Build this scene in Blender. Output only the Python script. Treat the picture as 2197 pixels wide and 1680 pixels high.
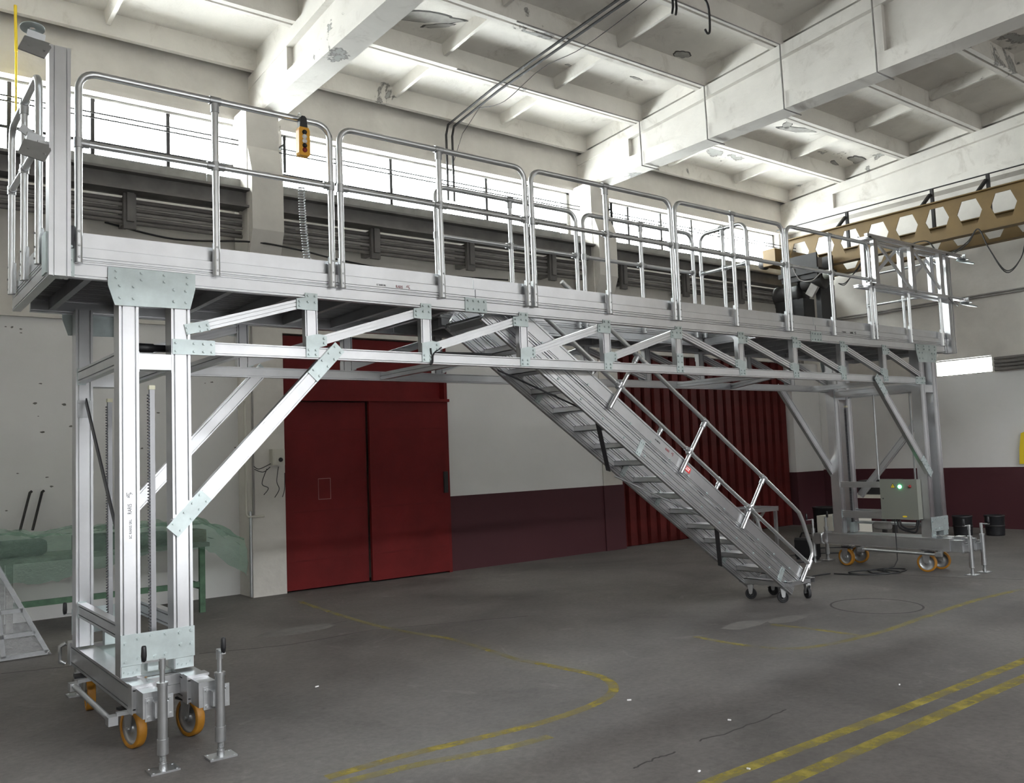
import bpy, math, random
from mathutils import Vector as V, Matrix
random.seed(7)
sc = bpy.context.scene
for o in list(bpy.data.objects): bpy.data.objects.remove(o)
COL = sc.collection
PI = math.pi

# ------------------------------------------------------------------ camera
F_PX, YAW, PIT, ROL = 1865.935, -0.6572, 0.0750, -0.0385
CAM = V((-1.0235, -5.3373, 1.5897))
fwd = V((-math.sin(YAW)*math.cos(PIT), math.cos(YAW)*math.cos(PIT), math.sin(PIT)))
rgt = V((math.cos(YAW), math.sin(YAW), 0)); upv = rgt.cross(fwd)
r2 = math.cos(ROL)*rgt + math.sin(ROL)*upv
u2 = -math.sin(ROL)*rgt + math.cos(ROL)*upv
cd = bpy.data.cameras.new('camera'); cam = bpy.data.objects.new('camera', cd); COL.objects.link(cam)
m = Matrix((r2, u2, -fwd)).transposed().to_4x4(); m.translation = CAM
cam.matrix_world = m
cd.sensor_fit = 'HORIZONTAL'; cd.sensor_width = 36; cd.lens = 36*F_PX/2197; cd.clip_end = 200
sc.camera = cam

# ------------------------------------------------------------------ sky and exposure
SKY = 24.0
w = bpy.data.worlds.new('overcast_sky'); sc.world = w; w.use_nodes = True
bg = w.node_tree.nodes['Background']; bg.inputs['Color'].default_value = (.95, .975, 1.0, 1); bg.inputs['Strength'].default_value = SKY
sc.view_settings.view_transform = 'Standard'; sc.view_settings.look = 'None'
sc.view_settings.exposure = 0.9; sc.view_settings.gamma = 1; sc.view_settings.use_curve_mapping = False
def portal(name, loc, rot, sx, sy):          # tells the renderer where daylight enters, gives off no light itself
    l = bpy.data.lights.new(name, 'AREA'); l.shape = 'RECTANGLE'; l.size = sx; l.size_y = sy; l.cycles.is_portal = True
    o = bpy.data.objects.new(name, l); COL.objects.link(o); o.location = loc; o.rotation_euler = rot
# hall dimensions
GX = [-8.35, -2.5, 3.35, 9.2, 15.05]          # roof girders
YB, YF, XR, XL = 5.6, -10.5, 15.2, -8.5       # inner wall faces
WZ0, WZ1 = 5.27, 6.14                         # window band
GATE = (1.8, 5.8, 3.3)                        # open gate in the front wall: x0, x1, height
FW0, FW1 = 5.3, 6.15                          # window band in the front wall
BAYS = [(GX[i]+.27 if GX[i]+.27 < 3 or 1 else 0, GX[i+1]-.27) for i in range(4)]
for i, (a, b) in enumerate(BAYS):
    portal('window_back' if i > 1 else 'window_back_offscreen', ((a+b)/2, YB+.3, (WZ0+WZ1)/2), (-PI/2, 0, 0), b-a, WZ1-WZ0)
    portal('window_front_offscreen', ((a+b)/2, YF-.3, (FW0+FW1)/2), (PI/2, 0, 0), b-a, FW1-FW0)
portal('gate_front_offscreen', ((GATE[0]+GATE[1])/2, YF-.3, GATE[2]/2), (PI/2, 0, 0), GATE[1]-GATE[0], GATE[2])

# ------------------------------------------------------------------ materials
MATS = {}
def mat(name, col, rough=.6, metal=0, var=0, vscale=5, bump=0, bscale=40, col2=None, emit=0, spec=None, stretch=None):
    if name in MATS: return MATS[name]
    mt = bpy.data.materials.new(name); mt.use_nodes = True; nt = mt.node_tree; b = nt.nodes['Principled BSDF']
    b.inputs['Base Color'].default_value = (*col, 1); b.inputs['Roughness'].default_value = rough; b.inputs['Metallic'].default_value = metal
    if spec is not None: b.inputs['Specular IOR Level'].default_value = spec
    if var or bump:
        tc = nt.nodes.new('ShaderNodeTexCoord'); mp = nt.nodes.new('ShaderNodeMapping')
        nt.links.new(tc.outputs['Object'], mp.inputs['Vector'])
        if stretch: mp.inputs['Scale'].default_value = stretch
    if var:
        n = nt.nodes.new('ShaderNodeTexNoise'); n.inputs['Scale'].default_value = vscale; n.inputs['Detail'].default_value = 6; n.inputs['Roughness'].default_value = .62
        nt.links.new(mp.outputs['Vector'], n.inputs['Vector'])
        r = nt.nodes.new('ShaderNodeValToRGB'); r.color_ramp.elements[0].position = .3; r.color_ramp.elements[1].position = .72
        c2 = col2 or tuple(c*(1-var) for c in col)
        r.color_ramp.elements[0].color = (*c2, 1); r.color_ramp.elements[1].color = (*col, 1)
        nt.links.new(n.outputs['Fac'], r.inputs['Fac']); nt.links.new(r.outputs['Color'], b.inputs['Base Color'])
    if bump:
        n = nt.nodes.new('ShaderNodeTexNoise'); n.inputs['Scale'].default_value = bscale; n.inputs['Detail'].default_value = 4
        nt.links.new(mp.outputs['Vector'], n.inputs['Vector'])
        bp = nt.nodes.new('ShaderNodeBump'); bp.inputs['Strength'].default_value = bump; bp.inputs['Distance'].default_value = .02
        nt.links.new(n.outputs['Fac'], bp.inputs['Height']); nt.links.new(bp.outputs['Normal'], b.inputs['Normal'])
    if emit:
        b.inputs['Emission Color'].default_value = (*col, 1); b.inputs['Emission Strength'].default_value = emit
    MATS[name] = mt; return mt
def film(name, col, alpha, rough=.2, bump=.6, bscale=9):     # thin plastic film / glass: part see-through, part glossy
    mt = bpy.data.materials.new(name); mt.use_nodes = True; nt = mt.node_tree; nt.nodes.clear()
    out = nt.nodes.new('ShaderNodeOutputMaterial'); mx = nt.nodes.new('ShaderNodeMixShader'); tr = nt.nodes.new('ShaderNodeBsdfTransparent')
    b = nt.nodes.new('ShaderNodeBsdfPrincipled'); b.inputs['Base Color'].default_value = (*col, 1); b.inputs['Roughness'].default_value = rough
    tr.inputs['Color'].default_value = (*[min(1, .55+.45*c/max(col)) for c in col], 1)
    nt.links.new(tr.outputs[0], mx.inputs[1]); nt.links.new(b.outputs[0], mx.inputs[2]); nt.links.new(mx.outputs[0], out.inputs['Surface'])
    mx.inputs['Fac'].default_value = alpha
    if bump:
        tc = nt.nodes.new('ShaderNodeTexCoord'); n = nt.nodes.new('ShaderNodeTexNoise'); n.inputs['Scale'].default_value = bscale; n.inputs['Detail'].default_value = 5; n.inputs['Distortion'].default_value = 1.5
        nt.links.new(tc.outputs['Object'], n.inputs['Vector']); bp = nt.nodes.new('ShaderNodeBump'); bp.inputs['Strength'].default_value = bump; bp.inputs['Distance'].default_value = .06
        nt.links.new(n.outputs['Fac'], bp.inputs['Height']); nt.links.new(bp.outputs['Normal'], b.inputs['Normal'])
    MATS[name] = mt; return mt
def worn(name, col, cover, scale):                            # worn paint: patches of it are gone
    mt = bpy.data.materials.new(name); mt.use_nodes = True; nt = mt.node_tree; b = nt.nodes['Principled BSDF']; out = nt.nodes['Material Output']
    b.inputs['Base Color'].default_value = (*col, 1); b.inputs['Roughness'].default_value = .8
    tc = nt.nodes.new('ShaderNodeTexCoord'); n = nt.nodes.new('ShaderNodeTexNoise'); n.inputs['Scale'].default_value = scale; n.inputs['Detail'].default_value = 9; n.inputs['Roughness'].default_value = .7
    nt.links.new(tc.outputs['Object'], n.inputs['Vector'])
    r = nt.nodes.new('ShaderNodeValToRGB'); r.color_ramp.elements[0].position = max(0, .5-cover*.35); r.color_ramp.elements[1].position = min(1, .85-cover*.3)
    nt.links.new(n.outputs['Fac'], r.inputs['Fac'])
    tr = nt.nodes.new('ShaderNodeBsdfTransparent'); mx = nt.nodes.new('ShaderNodeMixShader')
    nt.links.new(r.outputs['Color'], mx.inputs['Fac']); nt.links.new(tr.outputs[0], mx.inputs[1]); nt.links.new(b.outputs[0], mx.inputs[2]); nt.links.new(mx.outputs[0], out.inputs['Surface'])
    MATS[name] = mt; return mt

ALU = mat('brushed_aluminium', (.66, .665, .68), .30, .95, .16, 3.0)
ALU_D = mat('deck_aluminium', (.40, .40, .41), .5, .9, .2, 4)
TUBE = mat('aluminium_tube', (.70, .71, .72), .31, 1.0, .1, 6)
ZINC = mat('zinc_plated_steel', (.56, .63, .63), .38, .7, .25, 7)
STEEL = mat('galvanised_steel', (.52, .53, .54), .35, .9, .2, 9)
DARKST = mat('dark_steel', (.10, .10, .11), .45, .6, .3, 8)
BLACK = mat('black_plastic', (.012, .012, .014), .4)
RUBBER = mat('black_rubber', (.02, .02, .022), .7)
ORANGE = mat('orange_polyurethane', (.46, .20, .015), .5, 0, .35, 12)
HUB = mat('cast_wheel_hub', (.42, .43, .44), .4, .8)
PLASTER = mat('whitewashed_plaster', (.65, .62, .575), .9, 0, .22, 1.3, .25, 9)
CONCRETE = mat('whitewashed_concrete', (.60, .575, .54), .9, 0, .28, 1.1, .3, 7)
GREYWALL = mat('grey_wall_paint', (.71, .70, .69), .85, 0, .10, .8, .1, 12)
MAROON = mat('maroon_wall_paint', (.056, .010, .015), .75, 0, .12, .9)
DOORRED = mat('red_door_paint', (.165, .013, .013), .6, 0, .45, 1.2, .05, 20, spec=.2)
CORRED = mat('red_corrugated_paint', (.125, .017, .015), .6, 0, .5, 1.6, .1, 10, spec=.2)
PIPE = mat('sooty_pipe', (.20, .185, .175), .7, .1, .4, 3)
PIPE2 = mat('dusty_pipe', (.33, .31, .295), .75, 0, .4, 4)
RUNWAY = mat('sooty_runway_steel', (.19, .18, .172), .75, .1, .4, 3)
BOARD = mat('grey_sill_board', (.30, .295, .28), .85, 0, .4, 3)
CRANEY = mat('ochre_crane_paint', (.175, .105, .026), .6, 0, .25, 2.5)
IRON = mat('dark_iron', (.035, .033, .033), .6, .3, .3, 5)
CABINET = mat('pale_grey_green_enamel', (.165, .17, .145), .5)
YELLOW = mat('yellow_plastic', (.75, .36, .02), .45)
YSIGN = mat('warning_yellow', (.75, .55, .02), .5)
REDB = mat('red_button', (.25, .02, .02), .5)
WHITEP = mat('white_print', (.8, .8, .8), .6)
REDP = mat('red_print', (.32, .05, .06), .6)
REDL = mat('red_label', (.55, .03, .03), .5)
BLACKP = mat('black_print', (.03, .03, .03), .6)
GREENLAMP = mat('green_signal_lamp', (.10, 1.0, .35), .3, emit=9)
GREENLEG = mat('green_bench_paint', (.10, .20, .12), .7, 0, .5, 9)
WOOD = mat('pale_bench_top', (.30, .29, .27), .8, 0, .4, 8)
WHITEBOX = mat('cream_enamel', (.5, .48, .42), .5)
STONE = mat('dark_parts', (.07, .08, .08), .6, .2, .6, 14)
CARDB = mat('brown_board', (.17, .12, .08), .9)
GREENFILM = film('green_plastic_film', (.36, .52, .43), .42, .14, .9, 22)
CLEARFILM = film('clear_stretch_film', (.75, .76, .77), .26, .10, 1.0, 22)
GLASS = film('window_glass', (.9, .95, .93), .06, .05, 0)
YPAINT = worn('worn_yellow_paint', (.32, .26, .045), .62, 5)
YFAINT = worn('faint_yellow_paint', (.30, .25, .06), .45, 4)
CRACK = mat('floor_crack', (.045, .042, .040), .9)
PATCH = mat('pale_cement_patch', (.16, .15, .14), .9, 0, .3, 10)

# floor: dark worn concrete
FLOOR = bpy.data.materials.new('worn_concrete_floor'); FLOOR.use_nodes = True
nt = FLOOR.node_tree; b = nt.nodes['Principled BSDF']; b.inputs['Roughness'].default_value = .62; b.inputs['Specular IOR Level'].default_value = .35
tc = nt.nodes.new('ShaderNodeTexCoord')
def tex(scale, detail, rough=.6, dist=0):
    n = nt.nodes.new('ShaderNodeTexNoise'); n.inputs['Scale'].default_value = scale; n.inputs['Detail'].default_value = detail; n.inputs['Roughness'].default_value = rough; n.inputs['Distortion'].default_value = dist
    nt.links.new(tc.outputs['Object'], n.inputs['Vector']); return n
def ramp(src, stops):
    r = nt.nodes.new('ShaderNodeValToRGB'); e = r.color_ramp.elements
    while len(e) < len(stops): e.new(.5)
    for el, (p, c) in zip(e, stops): el.position = p; el.color = (*c, 1)
    nt.links.new(src, r.inputs['Fac']); return r
def mixc(a, b_, fac, mode='MIX'):
    mx = nt.nodes.new('ShaderNodeMix'); mx.data_type = 'RGBA'; mx.blend_type = mode
    nt.links.new(a, mx.inputs[6]); nt.links.new(b_, mx.inputs[7])
    if isinstance(fac, float): mx.inputs[0].default_value = fac
    else: nt.links.new(fac, mx.inputs[0])
    return mx.outputs[2]
base = ramp(tex(.55, 8, .62, .4).outputs['Fac'], [(.30, (.066, .060, .056)), (.5, (.122, .112, .105)), (.72, (.172, .160, .150))]).outputs['Color']
grain = ramp(tex(26, 5, .7).outputs['Fac'], [(.3, (.78, .78, .78)), (.7, (1.15, 1.15, 1.15))]).outputs['Color']
c1 = mixc(base, grain, 1.0, 'MULTIPLY')
pale = nt.nodes.new('ShaderNodeRGB'); pale.outputs[0].default_value = (.27, .255, .24, 1)
c2 = mixc(c1, pale.outputs[0], ramp(tex(1.6, 9, .72, 1.2).outputs['Fac'], [(.60, (0, 0, 0)), (.80, (.75, .75, .75))]).outputs['Color'])
dark = nt.nodes.new('ShaderNodeRGB'); dark.outputs[0].default_value = (.028, .026, .025, 1)
c3 = mixc(c2, dark.outputs[0], ramp(tex(3.1, 9, .75, .6).outputs['Fac'], [(.62, (0, 0, 0)), (.76, (.7, .7, .7))]).outputs['Color'])
nt.links.new(c3, b.inputs['Base Color'])
bp = nt.nodes.new('ShaderNodeBump'); bp.inputs['Strength'].default_value = .25; bp.inputs['Distance'].default_value = .02
nt.links.new(tex(18, 7, .7).outputs['Fac'], bp.inputs['Height']); nt.links.new(bp.outputs['Normal'], b.inputs['Normal'])

# ceiling concrete: whitewash with grey peeled patches
def peel(name, c_lo, c_hi):
    global nt, tc
    mt = bpy.data.materials.new(name); mt.use_nodes = True; MATS[name] = mt
    nt = mt.node_tree; b = nt.nodes['Principled BSDF']; b.inputs['Roughness'].default_value = .92
    geo = nt.nodes.new('ShaderNodeNewGeometry'); mp = nt.nodes.new('ShaderNodeMapping'); nt.links.new(geo.outputs['Position'], mp.inputs['Vector'])
    class _TC: pass
    tc = _TC(); tc.outputs = {'Object': mp.outputs['Vector']}
    wh = ramp(tex(.9, 7, .6).outputs['Fac'], [(.25, c_lo), (.7, c_hi)]).outputs['Color']
    st_ = ramp(tex(2.3, 8, .7, .8).outputs['Fac'], [(.55, (1, 1, 1)), (.75, (.72, .70, .68))]).outputs['Color']
    wh = mixc(wh, st_, 1.0, 'MULTIPLY')
    gr = nt.nodes.new('ShaderNodeRGB'); gr.outputs[0].default_value = (.30, .30, .29, 1)
    dk = nt.nodes.new('ShaderNodeRGB'); dk.outputs[0].default_value = (.09, .085, .08, 1)
    p1 = tex(.75, 10, .62, .5).outputs['Fac']
    c1 = mixc(wh, gr.outputs[0], ramp(p1, [(.655, (0, 0, 0)), (.668, (.8, .8, .8))]).outputs['Color'])
    c2 = mixc(c1, dk.outputs[0], ramp(p1, [(.640, (0, 0, 0)), (.655, (.9, .9, .9)), (.668, (0, 0, 0))]).outputs['Color'])
    nt.links.new(c2, b.inputs['Base Color'])
    bp = nt.nodes.new('ShaderNodeBump'); bp.inputs['Strength'].default_value = .3; bp.inputs['Distance'].default_value = .02
    nt.links.new(tex(9, 7, .7).outputs['Fac'], bp.inputs['Height']); nt.links.new(bp.outputs['Normal'], b.inputs['Normal'])
    return mt
PEEL = peel('peeling_whitewash', (.56, .535, .495), (.76, .73, .68))

# ------------------------------------------------------------------ mesh helpers
ORG = {}
class MB:
    def __init__(s): s.v = []; s.f = []; s.sm = []
    def add(s, vs, fs, smooth=False):
        k = len(s.v); s.v += [V(p) for p in vs]; s.f += [[i+k for i in f] for f in fs]; s.sm += [smooth]*len(fs); return s
    def box(s, x0, x1, y0, y1, z0, z1):
        return s.add([(x, y, z) for x in (x0, x1) for y in (y0, y1) for z in (z0, z1)],
                     [(0, 1, 3, 2), (4, 6, 7, 5), (0, 4, 5, 1), (2, 3, 7, 6), (0, 2, 6, 4), (1, 5, 7, 3)])
    def obox(s, c, ax, h):
        c = V(c); ax = [V(a).normalized() for a in ax]
        vs = [c+ax[0]*h[0]*i+ax[1]*h[1]*j+ax[2]*h[2]*k for i in (-1, 1) for j in (-1, 1) for k in (-1, 1)]
        return s.add(vs, [(0, 1, 3, 2), (4, 6, 7, 5), (0, 4, 5, 1), (2, 3, 7, 6), (0, 2, 6, 4), (1, 5, 7, 3)])
    def prism(s, poly, o, u, v, ext, smooth=False):            # poly in (u,v) extruded by vector ext
        o, u, v, ext = V(o), V(u), V(v), V(ext); n = len(poly)
        a = [o+u*p[0]+v*p[1] for p in poly]
        fs = [list(range(n))[::-1], list(range(n, 2*n))]+[(i, (i+1) % n, n+(i+1) % n, n+i) for i in range(n)]
        if (u.cross(v)).dot(ext) < 0: fs = [list(f)[::-1] for f in fs]
        return s.add(a+[p+ext for p in a], fs, smooth)
    def tube(s, path, r, n=10, cap=True):
        path = [V(p) for p in path]; rings = []; prev = None
        for i, p in enumerate(path):
            d = ((path[i+1]-p).normalized() if i < len(path)-1 else V())+((p-path[i-1]).normalized() if i else V())
            d.normalize()
            if prev is None: a = d.orthogonal().normalized()
            else: a = (prev-d*prev.dot(d)).normalized()
            prev = a; bb = d.cross(a)
            rings.append([p+(a*math.cos(2*PI*k/n)+bb*math.sin(2*PI*k/n))*r for k in range(n)])
        vs = [q for g in rings for q in g]; fs = []
        for i in range(len(rings)-1):
            for k in range(n): fs.append((i*n+k, i*n+(k+1) % n, (i+1)*n+(k+1) % n, (i+1)*n+k))
        s.add(vs, fs, True)
        if cap:
            s.add(rings[0], [list(range(n))[::-1]]); s.add(rings[-1], [list(range(n))])
        return s
    def cyl(s, a, b, r, n=14): return s.tube([a, b], r, n)
    def lathe(s, o, axis, prof, n=24, smooth=True):            # prof: (radius, height along axis)
        o = V(o); ax = V(axis).normalized(); a = ax.orthogonal().normalized(); b = ax.cross(a); vs = []; m_ = len(prof)
        for k in range(n):
            d = a*math.cos(2*PI*k/n)+b*math.sin(2*PI*k/n)
            vs += [o+d*r+ax*h for r, h in prof]
        fs = [(k*m_+i, ((k+1) % n)*m_+i, ((k+1) % n)*m_+i+1, k*m_+i+1) for k in range(n) for i in range(m_-1)]
        return s.add(vs, fs, smooth)
    def beam(s, p0, p1, nrm, h, d, gr=(), gd=.007, gw=.008, deep=.016):   # extruded profile; p0-p1 = middle of its front face, grooves at fractions of h
        p0, p1 = V(p0), V(p1); w_ = p1-p0; n = V(nrm).normalized(); v = w_.normalized().cross(n).normalized()
        if v.z < -1e-6 or (abs(v.z) < 1e-6 and v.x < 0): v = -v
        gd = max(gd, min(deep, d*.32))
        front = [(0, -h/2)]
        for g in sorted(gr):
            y = (g-.5)*h; front += [(0, y-gw/2), (-gd, y-gw/2), (-gd, y+gw/2), (0, y+gw/2)]
        front.append((0, h/2))
        back = [(-d-x, y) for x, y in front][::-1]
        poly = front+back
        # caps are built as a plain quad each so they stay planar and cheap
        return s.prism(poly, p0, n, v, w_)
    def bolt(s, p, nrm, r=.009, h=.007): return s.lathe(p, nrm, [(r*1.5, 0), (r*1.5, h*.25), (r, h*.25), (r, h), (0.0001, h)], 6, False)
    def build(s, name, mt, parent=None, kind=None, label=None, cat=None, group=None):
        lo = V((min(p[i] for p in s.v) for i in range(3))); hi = V((max(p[i] for p in s.v) for i in range(3)))
        c = (lo+hi)/2
        if parent is None: c.z = lo.z
        me = bpy.data.meshes.new(name); me.from_pydata([p-c for p in s.v], [], s.f); me.polygons.foreach_set('use_smooth', s.sm)
        me.materials.append(mt); me.update()
        o = bpy.data.objects.new(name, me); COL.objects.link(o); ORG[o.name] = c
        if parent is not None: o.parent = parent; o.location = c-ORG[parent.name]
        else: o.location = c
        tagp(o, label, cat, group, kind); return o
def tagp(o, label=None, cat=None, group=None, kind=None):
    if label: o['label'] = label
    if cat: o['category'] = cat
    if group: o['group'] = group
    if kind: o['kind'] = kind
    return o
def thing(name, loc, label, cat, group=None):
    o = bpy.data.objects.new(name, None); COL.objects.link(o); o.location = loc; ORG[o.name] = V(loc); o.empty_display_size = .1
    return tagp(o, label, cat, group)
def clone(o, off, parent=None):                 # copy of a part (or sub-part) with its children, shifted
    c = o.copy(); COL.objects.link(c); c.parent = parent; ORG[c.name] = ORG[o.name]+V(off)
    c.location = ORG[c.name]-(ORG[parent.name] if parent else V())
    for ch in list(o.children): clone(ch, off, c)
    return c
def text(name, s, size, o, xd, yd, mt, parent, sx=1.0):
    cu = bpy.data.curves.new('t', 'FONT'); cu.body = s; cu.size = size; cu.extrude = .0006
    t = bpy.data.objects.new('t', cu); COL.objects.link(t); bpy.context.view_layer.update()
    me = bpy.data.meshes.new_from_object(t); bpy.data.objects.remove(t)
    me.name = name; xd, yd = V(xd).normalized(), V(yd).normalized(); zd = xd.cross(yd)
    me.transform(Matrix((xd*sx, yd, zd)).transposed().to_4x4())
    ob = bpy.data.objects.new(name, me); COL.objects.link(ob); me.materials.clear(); me.materials.append(mt)
    ORG[ob.name] = V(o); ob.parent = parent; ob.location = V(o)-ORG[parent.name]; return ob
def arc(c, u, v, r, a0, a1, n=6):
    return [V(c)+V(u)*r*math.cos(a0+(a1-a0)*i/n)+V(v)*r*math.sin(a0+(a1-a0)*i/n) for i in range(n+1)]

# ================================================================== THE HALL
# floor and its paint
fl = MB().box(XL-.3, XR+.3, YF-.3, YB+.4, -.2, 0).build('floor', FLOOR, kind='structure')
def strip(pts, wd, z=.0015):
    mb = MB(); pts = [V((x, y, 0)) for x, y in pts]; L = []
    for i, p in enumerate(pts):
        d = (pts[min(i+1, len(pts)-1)]-pts[max(i-1, 0)]).normalized(); n = V((-d.y, d.x, 0))*wd/2
        L.append((p+n, p-n))
    up = V((0, 0, z)); vs = []
    for a, b in L: vs += [a+up, b+up]
    k = len(vs); vs += [V((q.x, q.y, -.01)) for q in vs]
    fs = [(2*i+1, 2*i+3, 2*i+2, 2*i) for i in range(len(L)-1)]+[(2*i, 2*i+2, k+2*i+2, k+2*i) for i in range(len(L)-1)]+[(2*i+3, 2*i+1, k+2*i+1, k+2*i+3) for i in range(len(L)-1)]
    return mb.add(vs, fs)
def spline(p, n=6):
    out = []
    for i in range(len(p)-1):
        a, b, c, d = p[max(i-1, 0)], p[i], p[i+1], p[min(i+2, len(p)-1)]
        for k in range(n):
            t = k/n
            out.append(tuple(.5*((2*b[j])+(-a[j]+c[j])*t+(2*a[j]-5*b[j]+4*c[j]-d[j])*t*t+(-a[j]+3*b[j]-3*c[j]+d[j])*t**3) for j in range(len(b))))
    return out+[tuple(p[-1])]
def unp(u, v, z=0.0):                            # where the sight line of a photo pixel meets height z (used to survey floor marks)
    d = fwd+r2*((u-1098.5)/F_PX)-u2*((v-840)/F_PX); t = (z-CAM.z)/d.z; q = CAM+d*t; return (q.x, q.y)
strip([(1.2, -2.47), (2.4, -2.47), (4, -2.5), (7, -2.5), (11, -2.5)], .075).build('floor_marking', YPAINT, fl)
strip([(1.4, -2.72), (2.6, -2.71), (4.2, -2.7), (7, -2.69), (11, -2.68)], .085).build('floor_marking', YPAINT, fl)
L2 = [unp(*q) for q in [(700, 1669), (870, 1621), (1027, 1584), (1177, 1546), (1279, 1509), (1317, 1478), (1286, 1451), (1190.6, 1430.5), (1109, 1415)]]
strip(spline(L2), .07).build('floor_marking', worn('half_worn_yellow_paint', (.32, .25, .03), .5, 5), fl)
strip(spline([unp(*q) for q in [(1109, 1415), (972.6, 1372.6), (870, 1355.5), (768, 1331.7), (640, 1290)]]), .06).build('floor_marking', YFAINT, fl)
strip(spline([unp(*q) for q in [(690, 1690), (900, 1640), (1080, 1606), (1180, 1580)]]), .07).build('floor_marking', YFAINT, fl)
strip(spline([unp(*q) for q in [(1490, 1365.7), (1586, 1383), (1688, 1391.6), (1776.6, 1382.8), (1892, 1355.5), (1981, 1325), (2097, 1287), (2197, 1263.5)]]), .06).build('floor_marking', YFAINT, fl)
strip(spline([unp(*q) for q in [(1654, 1340), (1760, 1352), (1845, 1364)]]), .06).build('floor_marking', YFAINT, fl)
for pl in ([(560, 1362), (660, 1350), (745, 1332)], [(430, 1402), (620, 1383), (800, 1352), (920, 1341), (1130, 1322)], [(1360, 1648), (1400, 1630), (1450, 1612)],
           [(1830, 1226), (1990, 1236), (2197, 1244)], [(1500, 1590), (1590, 1562), (1690, 1522)], [(0, 1446), (90, 1436), (165, 1428)]):
    q = spline([unp(*p) for p in pl], 8); q = [(x+random.uniform(-.012, .012), y+random.uniform(-.012, .012)) for x, y in q]
    strip(q, .010, .0012).build('floor_crack', CRACK, fl)
for px in ((1880, 1300), (1830, 1302)):           # old round chisel mark
    pass
cx, cy = unp(1880, 1300); strip([(cx+.42*math.cos(a), cy+.42*math.sin(a)) for a in [2*PI*k/40 for k in range(41)]], .02, .0012).build('floor_crack', CRACK, fl)
for px, sx in (((640, 1352), .35), ((1690, 1328), .22), ((1600, 1340), .25)):
    cx, cy = unp(*px); mb = MB(); n = 14
    mb.prism([((1+.35*random.random())*sx*math.cos(2*PI*k/n), (.35+.2*random.random())*sx*math.sin(2*PI*k/n)) for k in range(n)], (cx, cy, -.005), (1, 0, 0), (0, 1, 0), (0, 0, .0062)).build('cement_patch', PATCH, fl)
for px in ((1606, 1651), (1500, 1656), (1565, 1546), (680, 1474), (1350, 1503), (1930, 1470)):
    cx, cy = unp(*px); a = random.random()*PI
    MB().obox((cx, cy, .004), ((math.cos(a), math.sin(a), 0), (-math.sin(a), math.cos(a), 0), (0, 0, 1)), (random.uniform(.005, .014), .0035, .0035)).build('paper_scrap', WHITEP, label='tiny scrap of white litter lying on the dark concrete floor', cat='litter', group='scraps of litter on the floor')

# back wall (window wall)
wb = MB()
wb.box(XL-.3, XR+.3, YB, YB+.35, 0, 3.38)
wb.box(XL-.3, XR+.3, YB+.06, YB+.35, 3.38, WZ0)
wb.box(XL-.3, XR+.3, YB, YB+.35, WZ1, 8.61)
for g in GX: wb.box(g-.28, g+.28, YB, YB+.35, WZ0, WZ1)
wall_back = wb.build('wall_back', PLASTER, kind='structure')
# lower wall standing forward between the columns: painted grey above, maroon dado below
MB().box(5.83, 9.02, 5.16, YB, 1.06, 3.28).build('grey_panel', GREYWALL, wall_back)
MB().box(5.83, 9.02, 5.15, YB, 0, 1.06).build('dado', MAROON, wall_back)
MB().box(3.40, 14.3, 5.16, YB, 3.28, 3.52).build('lintel', PLASTER, wall_back)
MB().box(14.25, XR, 5.16, YB, 1.06, 3.28).build('grey_panel', GREYWALL, wall_back)
MB().box(14.25, XR, 5.15, YB, 0, 1.06).build('dado', MAROON, wall_back)
MB().box(XL, 2.97, YB-.012, YB, .0, 3.36).build('grey_panel', GREYWALL, wall_back)
MB().box(XL, 2.97, YB-.05, YB, 3.36, 3.42).build('wall_ledge', PLASTER, wall_back)
for g in (-2.5, 3.2, 9.12):
    c = MB().box(g-.23, g+.2, 5.14, YB, 0, 6.16)
    c.prism([(5.14, 4.2), (5.0, 4.55), (5.0, 5.3), (5.14, 5.65)], (g-.22, 0, 0), (0, 1, 0), (0, 0, 1), (.41, 0, 0))
    c.build('column', PLASTER, wall_back)
    if g > 9: MB().box(g-.24, g+.21, 5.125, 5.2, 0, 1.06).build('dado', MAROON, wall_back)
def unpy(u, v, y):
    d = fwd+r2*((u-1098.5)/F_PX)-u2*((v-840)/F_PX); q = CAM+d*((y-CAM.y)/d.y); return (q.x, q.z)
CHIP = mat('chipped_plaster', (.16, .15, .14), .95)
yw = YB-.012
for u, v in ((12, 701), (26, 702), (45, 706), (45, 714), (86, 823), (76, 865), (82, 893), (91, 927), (154, 915), (305, 962), (138, 868), (440, 822), (455, 820), (340, 886), (505, 960), (100, 1024), (110, 1044), (38, 1016), (13, 1096)):
    x, z = unpy(u, v, yw); n = 7; rr = random.uniform(.010, .026)
    MB().prism([(rr*random.uniform(.6, 1.6)*math.cos(2*PI*k/n), rr*random.uniform(.3, .8)*math.sin(2*PI*k/n)) for k in range(n)], (x, yw+.003, z), (1, 0, 0), (0, 0, 1), (0, -.0045, 0)).build('paint_chip', CHIP, wall_back)
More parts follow.
